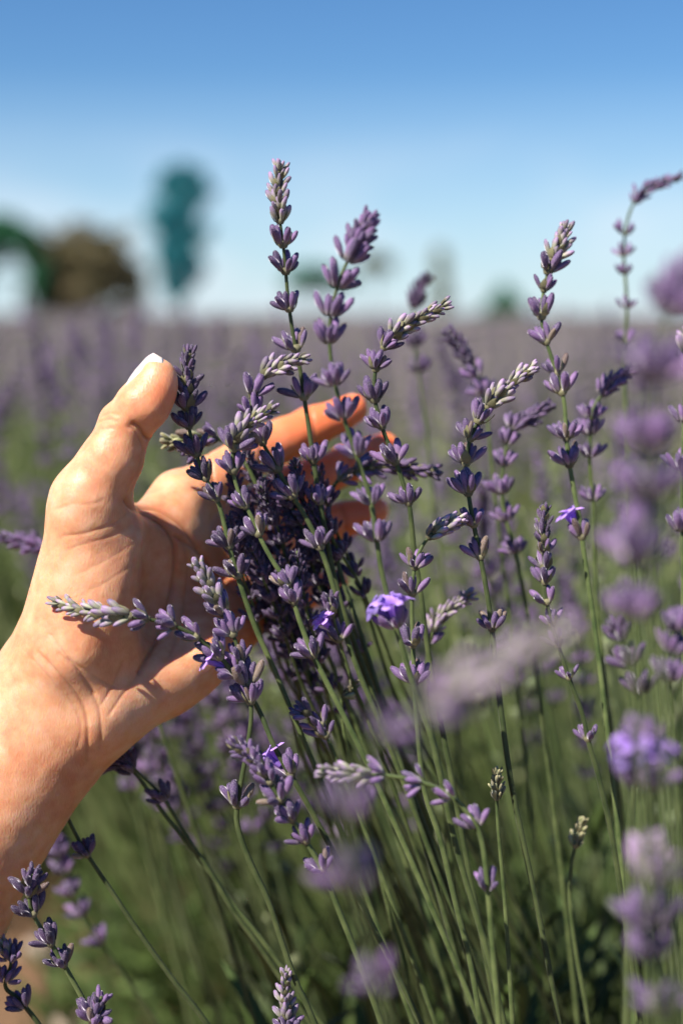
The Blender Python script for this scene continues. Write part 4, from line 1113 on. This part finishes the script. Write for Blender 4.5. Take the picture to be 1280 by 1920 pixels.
# ------------------------------------------------------------------ foliage at the foot of the bushes
def leaf_mesh(L=.040, w=.0036):
    V, F = [], []
    n = 6
    for i in range(n):
        t = i / (n - 1); ww = w * (math.sin(math.pi * min(1, t * .82 + .12)) ** .7) * (1 if i < n - 1 else .15)
        z = L * t; x = L * .22 * t * t
        V += [(x - ww * .35, -ww, z), (x, 0, z), (x - ww * .35, ww, z), (x + .0005, 0, z)]
    for i in range(n - 1):
        o = i * 4
        F += [(o, o + 1, o + 5, o + 4), (o + 1, o + 2, o + 6, o + 5), (o + 2, o + 3, o + 7, o + 6), (o + 3, o, o + 4, o + 7)]
    return build('leaf', V, F, {'r': [0.0] * len(V)}, mats=(M_LEAF,))
LEAF = leaf_mesh()
rl = random.Random(9)
def shoot(base, lean, n, H):
    root = empty('leafy_shoot', base, 'grey-green leafy lavender shoot at the foot of the stalks', 'foliage', 'leafy shoots at the foot of the stalks')
    P = [Vector((0, 0, 0)), Vector(lean) * .4 + Vector((0, 0, H * .5)), Vector(lean) + Vector((0, 0, H))]
    S = catmull(P, 8); V, F = tube(S, lambda f: .0018 - .001 * f, 6)
    mesh_obj('stem', build('stem', V, F, {'r': [0.0] * len(V)}, mats=(M_STEM,)), None, root)
    fr = frames(S)
    for i in range(n):
        f = .5 + .5 * i / (n - 1); j = min(len(S) - 1, int(f * (len(S) - 1)))
        az = i * 1.57 + rl.uniform(-.4, .4) + (i // 2) * .5
        o = bpy.data.objects.new('leaf', LEAF); col.objects.link(o); o.parent = root
        t = fr[j][0]; q = t.to_track_quat('Z', 'X').to_matrix().to_4x4()
        tilt = R(rl.uniform(18, 55)) * (1.1 - .6 * f)
        m = Matrix.Translation(S[j]) @ q @ Matrix.Rotation(az, 4, 'Z') @ Matrix.Rotation(tilt, 4, 'Y') @ Matrix.Scale(rl.uniform(.7, 1.35), 4)
        o.matrix_local = m
for i in range(46):
    for _ in range(50):
        x, y = rl.uniform(440, 1300), rl.uniform(1560, 1930); d = rl.uniform(.60, .80)
        tip = W(x, y, d)
        if tip.z < .47: break
    H = tip.z
    lean = (rl.uniform(-.05, .05), rl.uniform(-.06, .02), 0)
    shoot((tip.x - lean[0], tip.y - lean[1], -.005), lean, 16, H)
# mass of leaves
lv = np.array([v.co for v in LEAF.vertices]); lfq = np.array([list(p.vertices) for p in LEAF.polygons])
keepf = [i for i in range(len(lfq)) if i % 4 < 2]; lfq = lfq[keepf]
def leaf_mass(name, label, bushes, per, m, hmul=1.0, seed=4):
    rng = np.random.default_rng(seed); Vs, Fs, Rr = [], [], []; k = 0
    for (bx, by, s) in bushes:
        n = per
        a = rng.uniform(0, 6.283, n); el = np.arccos(rng.uniform(0.0, 1, n)); q = rng.random(n) ** .3
        P = np.stack([bx + np.cos(a) * np.sin(el) * s * .95 * q, by + np.sin(a) * np.sin(el) * s * .95 * q, .40 * hmul * np.cos(el) * q], 1)
        ok = P[:, 1] > .52; P = P[ok]; n = len(P)
        d = np.stack([np.cos(a[ok]) * .6, np.sin(a[ok]) * .6, np.full(n, .9)], 1) + rng.normal(size=(n, 3)) * .45
        d /= np.linalg.norm(d, axis=1)[:, None]
        u = np.cross(d, rng.normal(size=(n, 3))); u /= np.linalg.norm(u, axis=1)[:, None]; w = np.cross(d, u)
        sc = rng.uniform(.7, 1.4, n)[:, None, None]
        V = P[:, None, :] + sc * (lv[None, :, 0:1] * u[:, None, :] + lv[None, :, 1:2] * w[:, None, :] + lv[None, :, 2:3] * d[:, None, :])
        Vs.append(V.reshape(-1, 3)); Fs.append((lfq[None] + (k + np.arange(n) * len(lv))[:, None, None]).reshape(-1, 4)); Rr.append(np.repeat(rng.random(n), len(lv))); k += n * len(lv)
    V = np.concatenate(Vs); F = np.concatenate(Fs)
    me = bpy.data.meshes.new(name); me.vertices.add(len(V)); me.vertices.foreach_set('co', V.astype(np.float32).ravel())
    me.loops.add(len(F) * 4); me.polygons.add(len(F)); me.loops.foreach_set('vertex_index', F.astype(np.int32).ravel())
    me.polygons.foreach_set('loop_start', np.arange(0, len(F) * 4, 4, dtype=np.int32)); me.polygons.foreach_set('loop_total', np.full(len(F), 4, dtype=np.int32))
    at = me.attributes.new('r', 'FLOAT', 'POINT'); at.data.foreach_set('value', np.concatenate(Rr).astype(np.float32))
    me.update(calc_edges=True)
    o = mesh_obj(name, me, m); tag(o, label, 'foliage', None, 'stuff'); return o
leaf_mass('lavender_foliage', 'dense grey-green leaves at the foot of the lavender', BUSHES, 5200, M_LEAF)
leaf_mass('row_foliage', 'grey-green leaves under the lavender rows', [b for b in far if b[1] < 5], 900, M_LEAF, .95, 6)

# ------------------------------------------------------------------ stones on the soil
def stone_mesh(seed):
    import bmesh
    bm = bmesh.new(); bmesh.ops.create_icosphere(bm, subdivisions=2, radius=1)
    for v in bm.verts:
        k = 1 + .35 * noise.noise(v.co * 1.3 + Vector((seed * 7.1, 0, 0)))
        v.co = Vector((v.co.x * k, v.co.y * k * .8, v.co.z * k * .55))
    me = bpy.data.meshes.new('stone'); bm.to_mesh(me); bm.free()
    at = me.attributes.new('r', 'FLOAT', 'POINT'); me.materials.append(M_STONE); smooth(me); return me
STM = [stone_mesh(i) for i in range(4)]
for i in range(26):
    x, y = rl.uniform(-.9, -.18), rl.uniform(1.15, 2.0)
    o = mesh_obj('stone', rl.choice(STM), None, None, (x, y, 0)); s = rl.uniform(.012, .034); o.scale = (s, s, s); o.rotation_euler.z = rl.uniform(0, 6)
    tag(o, 'pale stone lying on the bare soil below the forearm', 'stone', 'stones on the bare soil')
